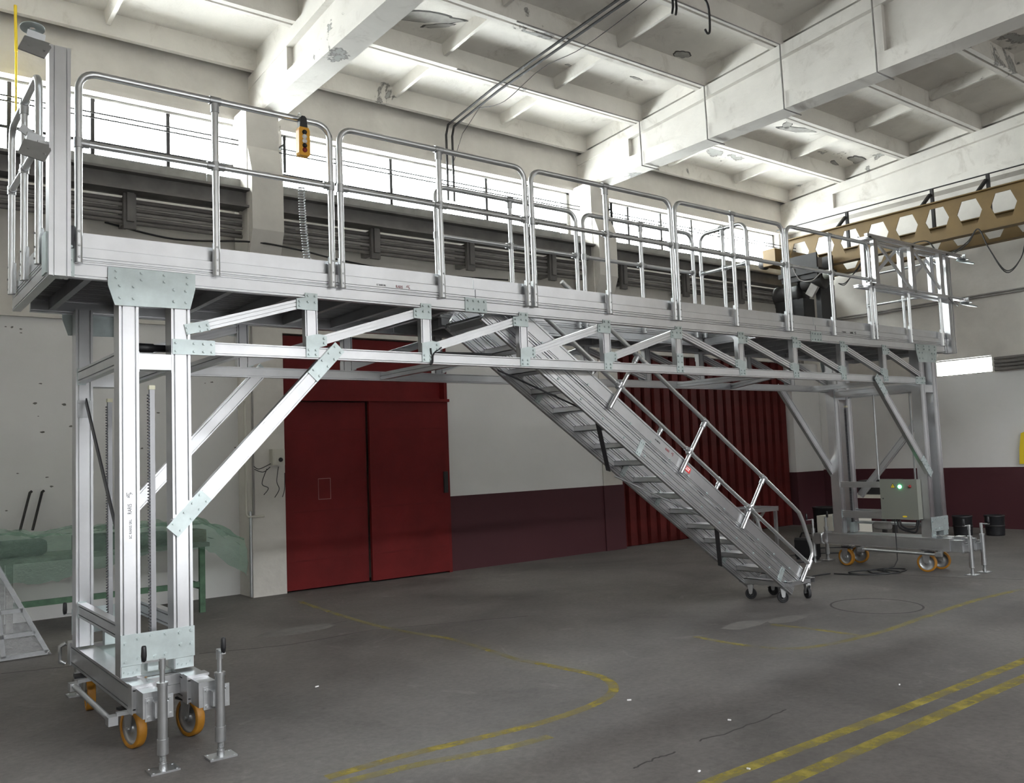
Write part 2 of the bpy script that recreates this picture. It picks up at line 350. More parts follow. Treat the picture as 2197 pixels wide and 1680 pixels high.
# windows
wn = 0
for a, b in BAYS:
    a, b = a+.02, b-.02
    if b < -6: continue
    wn += 1
    wd = MB().box(a, b, YB+.12, YB+.2, WZ0, WZ0+.03).box(a, b, YB+.12, YB+.2, WZ1-.05, WZ1).box(a, a+.05, YB+.12, YB+.2, WZ0, WZ1).box(b-.05, b, YB+.12, YB+.2, WZ0, WZ1).build('window_%d' % wn, BOARD, kind='structure')
    n = 6; st = (b-a)/n
    for i in range(1, n): MB().box(a+i*st-.022, a+i*st+.022, YB+.13, YB+.19, WZ0+.02, WZ1-.04).build('mullion', IRON, wd)
    MB().box(a, b, YB+.14, YB+.18, 5.545, 5.58).build('transom', IRON, wd)
    for i in range(n):
        for z0, z1 in ((WZ0+.03, 5.545), (5.58, WZ1-.05)):
            MB().box(a+i*st+.02, a+(i+1)*st-.02, YB+.157, YB+.161, z0, z1).build('pane', GLASS, wd)
    MB().box(a-.03, b+.03, YB-.03, YB+.12, WZ1-.02, WZ1+.04).build('window_head', PLASTER, wd)

# right wall with low lit window
wr = MB(); t = .3
wr.box(XR, XR+t, YF-.3, 1.66, 0, 8.61).box(XR, XR+t, 2.72, YB, 0, 8.61).box(XR, XR+t, 1.66, 2.72, 0, 2.77).box(XR, XR+t, 1.66, 2.72, 3.07, 8.61)
wall_right = wr.build('wall_right', PLASTER, kind='structure')
MB().box(XR-.012, XR, YF, 5.15, 1.08, 2.76).build('grey_panel', GREYWALL, wall_right)
MB().box(XR-.02, XR, YF, 5.15, 0, 1.08).build('dado', MAROON, wall_right)
portal('window_right', (XR+.25, 2.19, 2.92), (0, PI/2, 0), .3, 1.0)
w5 = MB().box(XR+.08, XR+.16, 1.66, 2.72, 2.77, 2.79).box(XR+.08, XR+.16, 1.66, 2.72, 3.05, 3.07).box(XR+.08, XR+.16, 1.66, 1.69, 2.77, 3.07).box(XR+.08, XR+.16, 2.69, 2.72, 2.77, 3.07).build('window_%d' % (wn+1), BOARD, kind='structure')
MB().box(XR+.11, XR+.115, 1.69, 2.69, 2.79, 3.05).build('pane', GLASS, w5)
# unseen walls: left, and front with its open gate and window band
MB().box(XL-.3, XL, YF-.3, YB+.3, 0, 8.6).build('wall_left', PLASTER, kind='structure')
wf = MB().box(XL-.3, GATE[0], YF-.3, YF, 0, FW0).box(GATE[1], XR+.3, YF-.3, YF, 0, FW0).box(GATE[0], GATE[1], YF-.3, YF, GATE[2], FW0).box(XL-.3, XR+.3, YF-.3, YF, FW1, 8.6)
for g in GX: wf.box(g-.28, g+.28, YF-.3, YF, FW0, FW1)
wf.build('wall_front', PLASTER, kind='structure')

# added unseen yard and tall building that dim the daylight at gate and windows
MB().box(-30, 40, -26, YF-.3, -.25, -.02).build('floor_yard_added', mat('added_yard_grey', (.13, .13, .13), .9), kind='structure')
MB().box(-30, 40, -26.3, -26, -.02, 11).build('wall_yard_added', mat('added_wall_grey', (.108, .108, .108), .9), kind='structure')
# ceiling: girders and ribbed roof panels
PW, NP = 1.33, 12; Y0 = 5.47; SL = .07
def ztop(y):
    yr = Y0-6*PW
    return 6.86+SL*(4.14-max(y, yr))-SL*max(0, yr-y)
ce = MB().box(XL-.3, XR+.3, YF-.4, YB+.4, 8.62, 8.8).build('ceiling', CONCRETE, kind='structure')
for gi, g in enumerate(GX):
    mb = MB(); yr = Y0-6*PW; yend = YF
    mb.box(g-.16, g+.16, YF, YB+.02, 6.16, 6.38)
    for (ya, yb_, hw) in ((YB, 4.35, .16), (4.35, yr, .085), (yr, YF+1.2, .085), (YF+1.2, YF, .16)):
        mb.prism([(ya, 6.38), (yb_, 6.38), (yb_, ztop(yb_)-.001), (ya, ztop(ya)-.001)], (g-hw, 0, 0), (0, 1, 0), (0, 0, 1), (2*hw, 0, 0))
    for (ya, yb_) in ((YB, yr), (yr, YF)):
        mb.prism([(ya, ztop(ya)-.17), (yb_, ztop(yb_)-.17), (yb_, ztop(yb_)), (ya, ztop(ya))], (g-.17, 0, 0), (0, 1, 0), (0, 0, 1), (.34, 0, 0))
    for y in (.02, -4.5): mb.box(g-.15, g+.15, y-.05, y+.05, 6.38, ztop(y)-.1)
    mb.build('girder', PEEL, ce)
pan = {}
for bi in range(4):
    x0, x1 = GX[bi], GX[bi+1]; Lp = x1-x0
    for k in range(NP):
        ya = Y0-k*PW; yb_ = ya-PW; up = k < 6
        if (bi, k) != (0, 0):
            pass
        # local panel: x 0..Lp, y 0..-PW, z = ribs' underside at 0
        key = up
        if key not in pan:
            mb = MB(); s_ = SL if up else -SL
            def q(x, y, z): return (x, y, z+(-y)*s_)
            def pb(xa, xb, yaa, ybb, za, zb, tap=0):
                vs = [q(xa+tap, yaa-tap, za), q(xb-tap, yaa-tap, za), q(xb-tap, ybb+tap, za), q(xa+tap, ybb+tap, za), q(xa, yaa, zb), q(xb, yaa, zb), q(xb, ybb, zb), q(xa, ybb, zb)]
                mb.add(vs, [(3, 2, 1, 0), (4, 5, 6, 7), (0, 1, 5, 4), (1, 2, 6, 5), (2, 3, 7, 6), (3, 0, 4, 7)])
            pb(.01, Lp-.01, -.005, -PW+.005, .27, .33)
            pb(.01, Lp-.01, -.005, -.095, 0, .30, .012); pb(.01, Lp-.01, -PW+.095, -PW+.005, 0, .30, .012)
            for xx in (.02, Lp-.14): pb(xx, xx+.12, -.08, -PW+.08, .05, .30, .01)
            for xx in (Lp/3-.05, 2*Lp/3-.05): pb(xx, xx+.10, -.08, -PW+.08, .11, .30, .025)
            me = bpy.data.meshes.new('roof_panel'); me.from_pydata(mb.v, [], mb.f); me.materials.append(PEEL); pan[key] = me
        o = bpy.data.objects.new('roof_panel', pan[key]); COL.objects.link(o); o.parent = ce
        o.location = V((x0, ya, ztop(ya)))-ORG[ce.name]
# patches where the whitewash has come off the roof panels
FLAKE = mat('bare_grey_concrete', (.40, .385, .36), .95, 0, .35, 6); FLAKED = mat('sooty_patch_rim', (.10, .095, .09), .95, 0, .4, 9)
def patch(u, v, L_, B_, rot, mt=None, seed=0):
    rr = random.Random(seed+int(u)); z = 7.2
    for _ in range(8): x, y = unp(u, v, z); z = ztop(y)+.268
    n = 26; ca, sa = math.cos(rot), math.sin(rot); sl = V((0, -1, SL)).normalized()
    rad = [.72+.5*rr.random() for _ in range(n)]; rad = [(rad[k]+rad[k-1])/2 for k in range(n)]
    for sc_, dz, m_ in ((1.0, .0045, FLAKED), (.86, .006, mt or FLAKE)):
        pts = []
        for k in range(n):
            a, b_ = L_*rad[k]*sc_*math.cos(2*PI*k/n)+(1-sc_)*.3*L_, B_*rad[k]*sc_*math.sin(2*PI*k/n)+(1-sc_)*.5*B_
            pts.append((a*ca-b_*sa, a*sa+b_*ca))
        MB().prism(pts, (x, y, z+.004), (1, 0, 0), -sl, (0, 0, -dz)).build('peeled_patch', m_, ce)
for q in ((905, 36, .55, .13, -.35), (940, 55, .25, .05, -.6), (1463, 117, .15, .09, 0), (1712, 278, .42, .10, -.25), (1690, 268, .2, .08, .7), (1842, 345, .42, .13, .15), (1222, 141, .09, .025, .1), (1365, 168, .12, .03, 0), (1303, 206, .1, .025, 0), (1790, 350, .2, .05, .3)): patch(*q)
for q in ((1948, 327, .22, .07, .3), (1812, 381, .20, .06, .3), (1930, 335, .12, .05, 0)): patch(*q, mt=FLAKED)
# ceiling pipes coming down from the roof, conduits on girder
for dx, dy in ((0, 0), (.11, 0)):
    MB().tube([(6.2+dx, 5.42, 5.5), (6.2+dx, 5.42, 6.52), (6.2+dx, 5.36, 6.66), (6.2+dx, 4.2, 6.80), (6.2+dx, 1.4, 6.97), (6.2+dx, -2.4, 7.2)], .018, 8).build('heating_pipe', IRON, label='thin dark roof pipe bending down to the windows, the one nearer the '+('corrugated gate' if dx else 'red door'), cat='pipe', group='twin pipes under the roof')
mb = MB().tube([(6.25, 5.45, 5.9), (6.35, 5.2, 6.5), (6.32, 4.7, 6.72)], .005, 5)
mb.tube(spline([(6.32, 4.7, 6.72), (6.4, 4.2, 6.66), (6.45, 3.4, 6.85), (6.5, 2.6, 6.84), (6.5, 1.4, 6.97)]), .005, 5).build('ceiling_wire', IRON, label='thin sagging wire hanging beneath the roof pipes', cat='wire')
for i, y in enumerate((4.05, 2.72, 1.40, .06)):
    g = GX[3]; zt = ztop(y)
    MB().tube([(5.5, y+.01, zt-.01), (g-.20, y, zt-.01), (g-.20, y, zt-.2), (g-.19, y, 6.4), (g-.19, y, 6.14), (g+.2, y, 6.14)], .011, 6).build('conduit', PIPE2, ce)
for dx in (0, .06): MB().tube([(6.45+dx, 1.05, 6.98), (6.45+dx, 1.05, 6.66), (6.43+dx, 1.05, 6.58)], .014, 7).build('pipe_stub', IRON, label='short dark capped pipe stub under the roof, '+('nearer' if dx else 'farther from')+' the bent hose', cat='pipe', group='pipe stubs under the roof')
MB().tube(spline([(6.75, 1.0, 6.96), (7.0, 1.04, 6.93), (7.14, 1.09, 6.86), (7.15, 1.1, 6.6), (7.1, 1.1, 6.55), (7.05, 1.09, 6.58)]), .014, 7).build('bent_hose', IRON, label='dark bent hose end hooked under the roof', cat='hose')

# runway beam, sill boards and pipes under the windows
rb = thing('runway_beam', (3, 5.2, 4.84), 'sooty steel crane runway beam below the windows', 'beam')
MB().box(XL, XR-.05, 5.08, 5.34, 5.05, 5.08).box(XL, XR-.05, 5.19, 5.23, 4.87, 5.05).box(XL, XR-.05, 5.1, 5.32, 4.84, 4.87).build('i_beam', RUNWAY, rb)
for x in [-6.5+1.62*i for i in range(14)]: MB().box(x-.04, x+.04, 5.2, 5.62, 4.5, 4.84).box(x-.07, x+.07, 5.24, 5.3, 4.42, 5.05).build('bracket', RUNWAY, rb)
xs = [XL, -5.2, -1.9, 1.0, 2.55, 5.6, 8.4, 11.2, XR-.02]
for i in range(len(xs)-1):
    if i < 3: continue
    MB().box(xs[i], xs[i+1]-.01, 5.37+.01*(i % 2), 5.41+.01*(i % 2), 5.08, 5.275+.01*(i % 2)).build('sill_board', BOARD, label='weathered grey board standing along the window sill above the runway', cat='board', group='boards along the window sill')
for j, (y, z, r, mt) in enumerate([(5.40, 4.99, .045, PIPE), (5.43, 4.90, .03, PIPE2), (5.35, 4.79, .028, PIPE), (5.33, 4.735, .024, PIPE2), (5.35, 4.685, .024, PIPE), (5.33, 4.635, .022, PIPE2), (5.36, 4.585, .024, PIPE), (5.34, 4.53, .026, PIPE)]):
    MB().tube([(XL+.05, y, z), (3.2, y, z-.015), (9, y, z), (XR-.28-.03*j, y, z), (XR-.25-.03*j, y-.03, z-.03), (XR-.25-.03*j, y-.04, 3.3)], r, 8).build('wall_pipe', mt, label=['thick sooty pipe tucked behind the runway beam, topmost of the bundle', 'dusty pipe second from the top of the bundle, behind the runway beam', 'sooty pipe just under the runway beam flange, third from the top', 'dusty pipe fourth from the top of the bundle under the windows', 'sooty pipe fifth from the top of the bundle under the windows', 'dusty pipe third from the bottom of the bundle under the windows', 'sooty pipe second from the bottom of the bundle under the windows', 'sooty pipe lowest of the bundle under the windows'][j], cat='pipe', group='pipe bundle under the windows')
MB().tube(spline([(1.4, 5.58, 4.55), (2.2, 5.56, 4.44), (3.0, 5.1, 4.40), (3.6, 5.12, 4.38), (4.5, 5.57, 4.42), (5.6, 5.57, 4.36), (7.4, 5.57, 4.42)], 8), .012, 6).build('loose_cable', IRON, wall_back)
for j, (z, r) in enumerate(((2.80, .03), (2.865, .028), (2.93, .03), (2.995, .026))):
    MB().tube([(XR-.08, YF+.1, z), (XR-.08, 1.58, z)], r, 8).build('side_pipe', PIPE, label=['lowest', 'second lowest', 'second highest', 'highest'][j]+' of four dark pipes beside the low lit window', cat='pipe', group='dark pipes on the right wall')
for z in (4.13, 4.17): MB().tube([(XR-.04, YF+.1, z), (XR-.04, 5.1, z)], .016, 7).build('thin_pipe', PIPE2, label=('upper' if z > 4.15 else 'lower')+' of two thin grey pipes running level across the side wall', cat='pipe', group='thin pipes on the right wall')
for z, hl_ in ((5.74, 'lower'), (5.80, 'upper')): MB().tube([(XL+.1, 5.42, z), (XR-.1, 5.42, z)], .009, 6).build('window_cable', IRON, label=hl_+' of two thin dark cables stretched across the windows', cat='cable', group='cables across the windows')
for x in (3.45, 9.3): MB().box(x-.012, x+.012, 5.06, 5.10, 5.36, 5.84).box(x-.012, x+.012, 5.08, 5.45, 5.72, 5.745).build('cable_bracket', IRON, label='dark cable bracket on the column '+('beside the corrugated gate' if x > 5 else 'beside the red door'), cat='bracket', group='cable brackets on the columns')
MB().tube([(.44, 5.35, 5.6), (.44, 5.35, 6.3)], .012, 8).tube([(.44, 5.35, 6.3), (.43, 5.35, 6.83)], .016, 8).build('yellow_pole', YSIGN, label='thin yellow pole against the wall beside the platform column', cat='pole')

# red sliding door
d1 = MB().box(3.41, 5.85, 5.22, 5.32, 2.42, 3.26).build('door_1', DOORRED, kind='structure')
MB().box(3.41, 4.56, 5.16, 5.21, .02, 2.40).build('door_leaf', DOORRED, d1); MB().box(4.585, 5.80, 5.10, 5.15, .02, 2.41).build('door_leaf', DOORRED, d1)
for x0, x1, y in ((3.45, 4.52, 5.157), (4.62, 5.76, 5.097)):
    for z in (.36, .98, 2.02): MB().box(x0, x1, y, y+.006, z, z+.025).build('door_rib', DOORRED, d1)
MB().box(3.38, 5.86, 5.06, 5.20, 2.41, 2.45).build('door_track', DOORRED, d1)
MB().box(5.74, 5.80, 5.07, 5.10, 1.12, 1.42).build('door_handle', IRON, d1)
MB().box(5.80, 5.85, 5.10, 5.3, 0, 3.26).build('door_jamb', DOORRED, d1)
MB().box(3.855, 4.03, 5.155, 5.158, 1.135, 1.142).box(3.855, 4.03, 5.155, 5.158, 1.40, 1.407).box(3.855, 3.86, 5.155, 5.158, 1.135, 1.407).box(4.024, 4.03, 5.155, 5.158, 1.135, 1.407).build('pale_outline', mat('pale_outline', (.3, .14, .13), .7), d1)
# corrugated gate
g2 = MB().box(9.3, 14.27, 5.33, 5.36, 0, 3.3).build('door_2', CORRED, kind='structure')
x = 9.32; i = 0
while x < 14.2:
    hi = .09 if i % 2 else .12
    MB().prism([(x, 5.32), (x+.015, 5.26), (x+.16, 5.26), (x+.175, 5.32)], (0, 0, .02), (1, 0, 0), (0, 1, 0), (0, 0, 3.26)).build('corrugated_rib', CORRED, g2)
    x += .245; i += 1
# things on the wall by the door
MB().box(3.20, 3.36, 5.04, 5.14, 1.60, 1.80).box(3.22, 3.34, 5.03, 5.04, 1.63, 1.77).build('junction_box', WHITEBOX, label='cream electrical box with a knob on the column beside the red door', cat='junction box')
MB().lathe((3.30, 5.028, 1.665), (0, -1, 0), [(.028, 0), (.024, .02), (.0001, .022)], 12).build('knob', BLACK, bpy.data.objects['junction_box'])
mb = MB()
for pts in ([(3.2, 5.1, 1.62), (3.05, 5.1, 1.56), (2.98, 5.1, 1.6)], [(3.2, 5.12, 1.58), (3.1, 5.1, 1.52), (2.99, 5.1, 1.56)], [(3.3, 5.1, 1.58), (3.27, 5.09, 1.4), (3.3, 5.09, 1.3), (3.24, 5.09, 1.2)], [(3.15, 5.1, 1.56), (3.08, 5.09, 1.38), (3.16, 5.09, 1.32), (3.1, 5.09, 1.24)], [(3.38, 5.1, 1.5), (3.37, 5.09, 1.3), (3.34, 5.09, 1.2)]):
    mb.tube(spline(pts), .005, 5)
mb.build('loose_wires', IRON, bpy.data.objects['junction_box'])
MB().tube([(2.93, 5.1, .02), (2.93, 5.1, 1.05)], .02, 8).build('wall_conduit', STEEL, label='shiny metal conduit rising from the floor at the column edge', cat='conduit')
MB().tube([(2.98, 5.11, 1.0), (2.98, 5.11, 3.4)], .013, 7).build('column_pipe', PIPE2, label='thin grey pipe running up the column edge', cat='pipe')
MB().tube([(2.88, 5.1, 2.4), (2.88, 5.1, 1.02), (2.90, 5.09, .985), (3.1, 5.09, .98)], .015, 7).build('bent_pipe', WHITEBOX, label='white pipe bent into an L beside the column', cat='pipe')

# ================================================================== THE CRANE
cr = thing('bridge_crane', (13.9, 3, 4.9), 'ochre double girder overhead crane with hexagonal web holes', 'crane')
def cast(xg, name, z0=4.93, z1=5.56, zc=5.28, hb=.2, ha=.115, hh=.205):
    g = MB(); st = .53
    ys = [4.53-st*i for i in range(27)]
    for i in range(len(ys)-1):
        y1, y0 = ys[i], ys[i+1]; yc = (y0+y1)/2
        for x, fl_ in ((xg-.008, False), (xg+.008, True)):
            R = {'TL': (y0, z1), 'TR': (y1, z1), 'BL': (y0, z0), 'BR': (y1, z0), 'ML': (y0, zc), 'MR': (y1, zc), 'hTL': (yc-ha, zc+hh), 'hTR': (yc+ha, zc+hh), 'hBL': (yc-ha, zc-hh), 'hBR': (yc+ha, zc-hh), 'hL': (yc-hb, zc), 'hR': (yc+hb, zc)}
            kk = list(R); vs = [(x, *R[k]) for k in kk]; ix = kk.index
            qs = [('TL', 'TR', 'hTR', 'hTL'), ('TR', 'MR', 'hR', 'hTR'), ('MR', 'BR', 'hBR', 'hR'), ('BR', 'BL', 'hBL', 'hBR'), ('BL', 'ML', 'hL', 'hBL'), ('ML', 'TL', 'hTL', 'hL')]
            fs = [[ix(a) for a in qd] for qd in qs]
            g.add(vs, [f[::-1] for f in fs] if fl_ else fs)
        H = [(yc-ha, zc+hh), (yc+ha, zc+hh), (yc+hb, zc), (yc+ha, zc-hh), (yc-ha, zc-hh), (yc-hb, zc)]
        vs = [(xg-.008, *p) for p in H]+[(xg+.008, *p) for p in H]
        g.add(vs, [((j+1) % 6, j, 6+j, 6+(j+1) % 6) for j in range(6)])
    web = g.build(name, CRANEY, cr)
    MB().box(xg-.09, xg+.09, YF+.4, 4.6, z1, z1+.018).build('top_flange', CRANEY, web)
    MB().box(xg-.09, xg+.09, YF+.4, 4.6, z0-.018, z0).build('bottom_flange', CRANEY, web)
    return web
cast(13.5, 'crane_girder'); cast(14.35, 'crane_girder', 4.90, 5.34, 5.10, .17, .09, .14)
MB().box(13.2, 14.65, 4.62, 4.9, 5.1, 5.42).build('end_carriage', CRANEY, cr)
for x in (13.35, 14.5): MB().lathe((x-.05, 4.98, 5.19), (1, 0, 0), [(.0001, 0), (.11, 0), (.11, .1), (.0001, .1)], 18).build('crane_wheel', IRON, cr)
for i, y in enumerate((3.72, 2.06, 1.1, -.6, -2.2)):
    p = MB().box(14.28, 14.33, y-.025, y+.025, 5.358, 6.06).obox((14.16, y+.06, 5.83), ((.62, -.3, .78), (0, 1, 0), (.78, 0, -.62)), (.17, .02, .028)).build('conductor_post', IRON, cr)
MB().tube([(14.3, 5.3, 6.06), (14.3, YF+.5, 6.07)], .012, 6).build('conductor_rail', IRON, cr)
ho = thing('electric_hoist', (13.1, 3.9, 3.72), 'dark greasy electric hoist and trolley hanging beside the crane girder', 'hoist')
MB().box(12.80, 13.38, 3.45, 4.3, 4.70, 4.78).box(12.83, 12.87, 3.5, 4.25, 4.6, 5.06).box(13.33, 13.37, 3.5, 4.25, 4.6, 5.06).build('trolley_frame', IRON, ho)
MB().lathe((13.0, 3.45, 4.55), (0, 1, 0), [(.0001, 0), (.13, 0), (.15, .03), (.15, .42), (.13, .45), (.0001, .45)], 20).build('hoist_motor', IRON, ho)
MB().lathe((13.1, 3.98, 4.42), (0, 1, 0), [(.0001, 0), (.2, 0), (.2, .04), (.16, .05), (.16, .5), (.2, .51), (.2, .55), (.0001, .55)], 20).build('cable_drum', IRON, ho)
MB().box(12.9, 13.2, 3.62, 3.95, 4.8, 5.02).build('gear_box', PIPE, ho)
MB().obox((12.83, 3.62, 4.38), ((1, 0, 0), (0, .8, .6), (0, -.6, .8)), (.03, .08, .11)).build('switch_box', PIPE2, ho)
MB().lathe((12.85, 3.20, 4.62), (0, 1, 0), [(.0001, 0), (.07, 0), (.08, .02), (.08, .16), (.0001, .17)], 14).build('brake_drum', CABINET, ho)
MB().tube(spline([(12.82, 4.0, 4.9), (12.8, 3.85, 4.62), (12.8, 3.6, 4.55), (12.81, 3.4, 4.66), (12.82, 3.28, 4.6)]), .012, 6).build('hoist_cable', PIPE2, ho)
MB().box(12.9, 13.35, 3.5, 3.6, 3.75, 4.5).box(12.95, 13.3, 3.9, 4.5, 3.72, 4.3).build('hoist_casing', BLACK, ho)
for off in (0, .03):
    MB().tube(spline([(13.35, 2.85, 4.95), (13.35, 3.0, 4.75-off), (13.35, 3.15, 4.6), (13.36, 3.3, 4.5-off), (13.36, 3.42, 4.52)]), .008, 6).build('festoon_cable', IRON, cr)
    MB().tube(spline([(13.38, 2.9+off, 4.9), (13.38, 2.4, 4.9), (13.38, 1.8, 4.95), (13.38, 1.6, 4.74-off), (13.38, 1.38, 4.66-off), (13.38, 1.1, 4.78-off), (13.38, .92, 4.95), (13.38, .78, 4.6), (13.38, .55, 4.2-off), (13.38, .32, 4.36), (13.38, .2, 4.75), (13.38, .05, 4.95)], 8), .009, 6).build('festoon_cable', IRON, cr)

# ================================================================== THE WORK PLATFORM
ZB, ZM, ZT = 2.697, 2.792, 2.872      # underside of edge beam, joint, ledge
TOE = 2.965; W = 1.30; X0, X1 = -.13, 10.12
wp = thing('work_platform', (5, .65, 0), 'long aluminium height-adjustable work platform on wheeled trestle legs', 'work platform')
FR, BK, LF = V((0, -1, 0)), V((0, 1, 0)), V((-1, 0, 0))
# edge beams: lower profile, upper profile, toe board
def edge(xa, xb, y, n):
    e = MB().beam((xa, y, (ZB+ZM)/2), (xb, y, (ZB+ZM)/2), n, ZM-ZB-.002, .05, (.13, .87), .006, .006).build('edge_beam', ALU, wp)
    MB().beam((xa, y, (ZM+ZT)/2), (xb, y, (ZM+ZT)/2), n, ZT-ZM-.002, .05, (.1, .3), .006, .005).build('upper_rail', ALU, e)
    nn = V(n); yy = y-.024*nn.y
    MB().beam((xa, yy, (ZT+TOE)/2), (xb, yy, (ZT+TOE)/2), n, TOE-ZT, .018, (.06,), .004, .006).build('toe_board', ALU, e)
for xa, xb in ((-.03, 2.775), (2.782, 7.24), (7.247, 10.06)):
    edge(xa, xb, 0, FR); edge(xa, xb, W, BK)
edge(2.95, 6.28, .745, FR)             # inner edge beside the stair opening
def edgey(x, n, ya, yb_):
    e = MB().beam((x, ya, (ZB+ZM)/2), (x, yb_, (ZB+ZM)/2), n, ZM-ZB-.002, .05, (.13, .87), .006, .006).build('edge_beam', ALU, wp)
    MB().beam((x, ya, (ZM+ZT)/2), (x, yb_, (ZM+ZT)/2), n, ZT-ZM-.002, .05, (.1, .3), .006, .005).build('upper_rail', ALU, e)
    xx = x-.024*V(n).x
    MB().beam((xx, ya, (ZT+TOE)/2), (xx, yb_, (ZT+TOE)/2), n, TOE-ZT, .018, (), .004, .006).build('toe_board', ALU, e)
edgey(X0, LF, -.0, W); edgey(X1, -LF, 0, W); edgey(6.30, LF, .08, .74)
# deck planks and joists
def plank(xa, xb, ya, yb_):
    mb = MB().box(xa, xb, ya+.004, yb_-.004, 2.83, 2.845)
    for k in range(3):
        yy = ya+.02+(yb_-ya-.04)*k/2
        mb.box(xa, xb, yy-.005, yy+.005, 2.79, 2.83)
    mb.build('deck_plank', ALU_D, wp)
for k in range(8):
    ya = .055+k*.149
    if ya+.075 < .745:
        plank(-.075, 2.93, ya, ya+.149); plank(6.36, 10.06, ya, ya+.149)
    else: plank(-.075, 10.06, max(ya, .80 if ya > .7 else ya), ya+.149)
x = .1
while x < 10.05:
    ya = .055 if (x < 2.9 or x > 6.35) else .80
    MB().box(x-.02, x+.02, ya, W-.055, 2.715, 2.79).build('joist', ALU_D, wp); x += .42
# splice plates
for xs_ in (2.778, 7.243):
    p = MB().box(xs_-.10, xs_+.10, -.007, 0, ZB-.002, ZM+.012)
    for i in range(4):
        for z in (ZB+.02, ZM-.012): p.bolt((xs_-.075+.05*i, -.007, z), FR, .007, .008)
    p.build('splice_plate', ZINC, wp)
# trusses below both edges
CH0, CH1 = 2.287, 2.366
VX = [1.435, 2.33, 3.235, 4.14, 5.05, 5.955, 6.845, 7.73, 8.60]
def gplate(pts, y, n, bolts, mt=ZINC, th=.007):
    o = V((0, y, 0)); nn = V(n)
    p = MB().prism(pts, o, (1, 0, 0), (0, 0, 1), nn*th)
    for bx, bz in bolts: p.bolt(V((bx, y, bz))+nn*th, nn, .0075, .008)
    return p.build('gusset_plate', mt, wp)
def truss(y, n):
    nn = V(n); zc = (CH0+CH1)/2
    MB().beam((.62, y, zc), (9.42, y, zc), n, CH1-CH0, .05, (.12, .88), .006, .006).build('lower_chord', ALU, wp)
    for vx in VX:
        MB().beam((vx, y, CH1), (vx, y, ZB), n, .088, .05, (.12, .88), .006, .007).build('truss_post', ALU, wp)
    lo, hi = CH1+.035, ZB-.03
    def diag(xa, za, xb, zb):
        MB().beam((xa, y, za), (xb, y, zb), n, .062, .042, (.3, .7), .005, .005).build('truss_diagonal', ALU, wp)
    diag(.645, CH1+.075, VX[0]-.03, hi)
    for i in range(4): diag(VX[i]+.03, lo, VX[i+1]-.03, hi)
    for i in range(4, 8): diag(VX[i]+.03, hi, VX[i+1]-.03, lo)
    diag(VX[8]+.03, hi, 9.40, lo)
    yo = y+.0005*nn.y
    for i, vx in enumerate(VX):
        s = -1 if i < 5 else 1                 # side of the upper diagonal
        t = [(vx-.044, ZB+.03), (vx+.044, ZB+.03), (vx+.044, ZB-.075), (vx-.044, ZB-.075)]
        if i != 4 or True:
            pts = [(vx-.044*s, ZB+.03), (vx-.044*s, ZB-.085), (vx+.05*s, ZB-.085), (vx+.105*s, ZB-.075 if s > 0 else ZB-.082), (vx+.105*s, ZB-.012), (vx+.044*s, ZB-.002), (vx+.044*s, ZB+.03)]
            if s > 0: pts = pts[::-1]
            gplate(pts, yo, n, [(vx-.025, ZB+.012), (vx+.025, ZB+.012), (vx-.025, ZB-.03), (vx+.025, ZB-.03), (vx+.085*s, ZB-.03), (vx+.085*s, ZB-.06)])
        s = 1 if i < 4 else -1
        if i == 4:
            gplate([(vx-.044, CH0+.012), (vx+.044, CH0+.012), (vx+.044, CH1+.11), (vx-.044, CH1+.11)], yo, n, [(vx+a, z) for a in (-.025, .025) for z in (CH0+.03, CH1-.015, CH1+.03, CH1+.085)])
            continue
        pts = [(vx-.044*s, CH0+.01), (vx+.044*s, CH0+.01), (vx+.05*s, CH1+.0), (vx+.105*s, CH1+.015), (vx+.105*s, CH1+.08), (vx+.044*s, CH1+.09), (vx-.044*s, CH1+.07)]
        if s < 0: pts = pts[::-1]
        gplate(pts, yo, n, [(vx-.025, CH0+.03), (vx+.025, CH0+.03), (vx-.025, CH1-.02), (vx+.025, CH1-.02), (vx+.085*s, CH1+.03), (vx+.085*s, CH1+.062)])
truss(0, FR); truss(W, BK)
# lateral bracing between the lower chords
for (xa, ya, xb, yb_) in ((2.68, .05, 2.68, W-.05), (6.45, .05, 6.45, W-.05), (6.6, .05, 7.4, W-.05), (9.05, .05, 9.05, W-.05), (1.0, .05, 1.0, W-.05)):
    MB().beam((xa, ya, 2.325), (xb, yb_, 2.325), V((yb_-ya, -(xb-xa), 0)), .06, .045, (.5,), .005, .006).build('cross_brace', ALU, wp)
MB().tube([(2.36, -.0, 2.40), (2.40, .02, 2.372), (2.8, .06, 2.385), (2.95, .06, 2.385)], .010, 6).build('cable_tail', BLACK, wp)
MB().tube(spline([(2.355, -.012, 2.40), (2.36, -.014, 2.33), (2.35, -.012, 2.28), (2.37, -.01, 2.30), (2.38, -.012, 2.36), (2.45, -.01, 2.41)]), .006, 5).build('cable_tie', BLACK, wp)

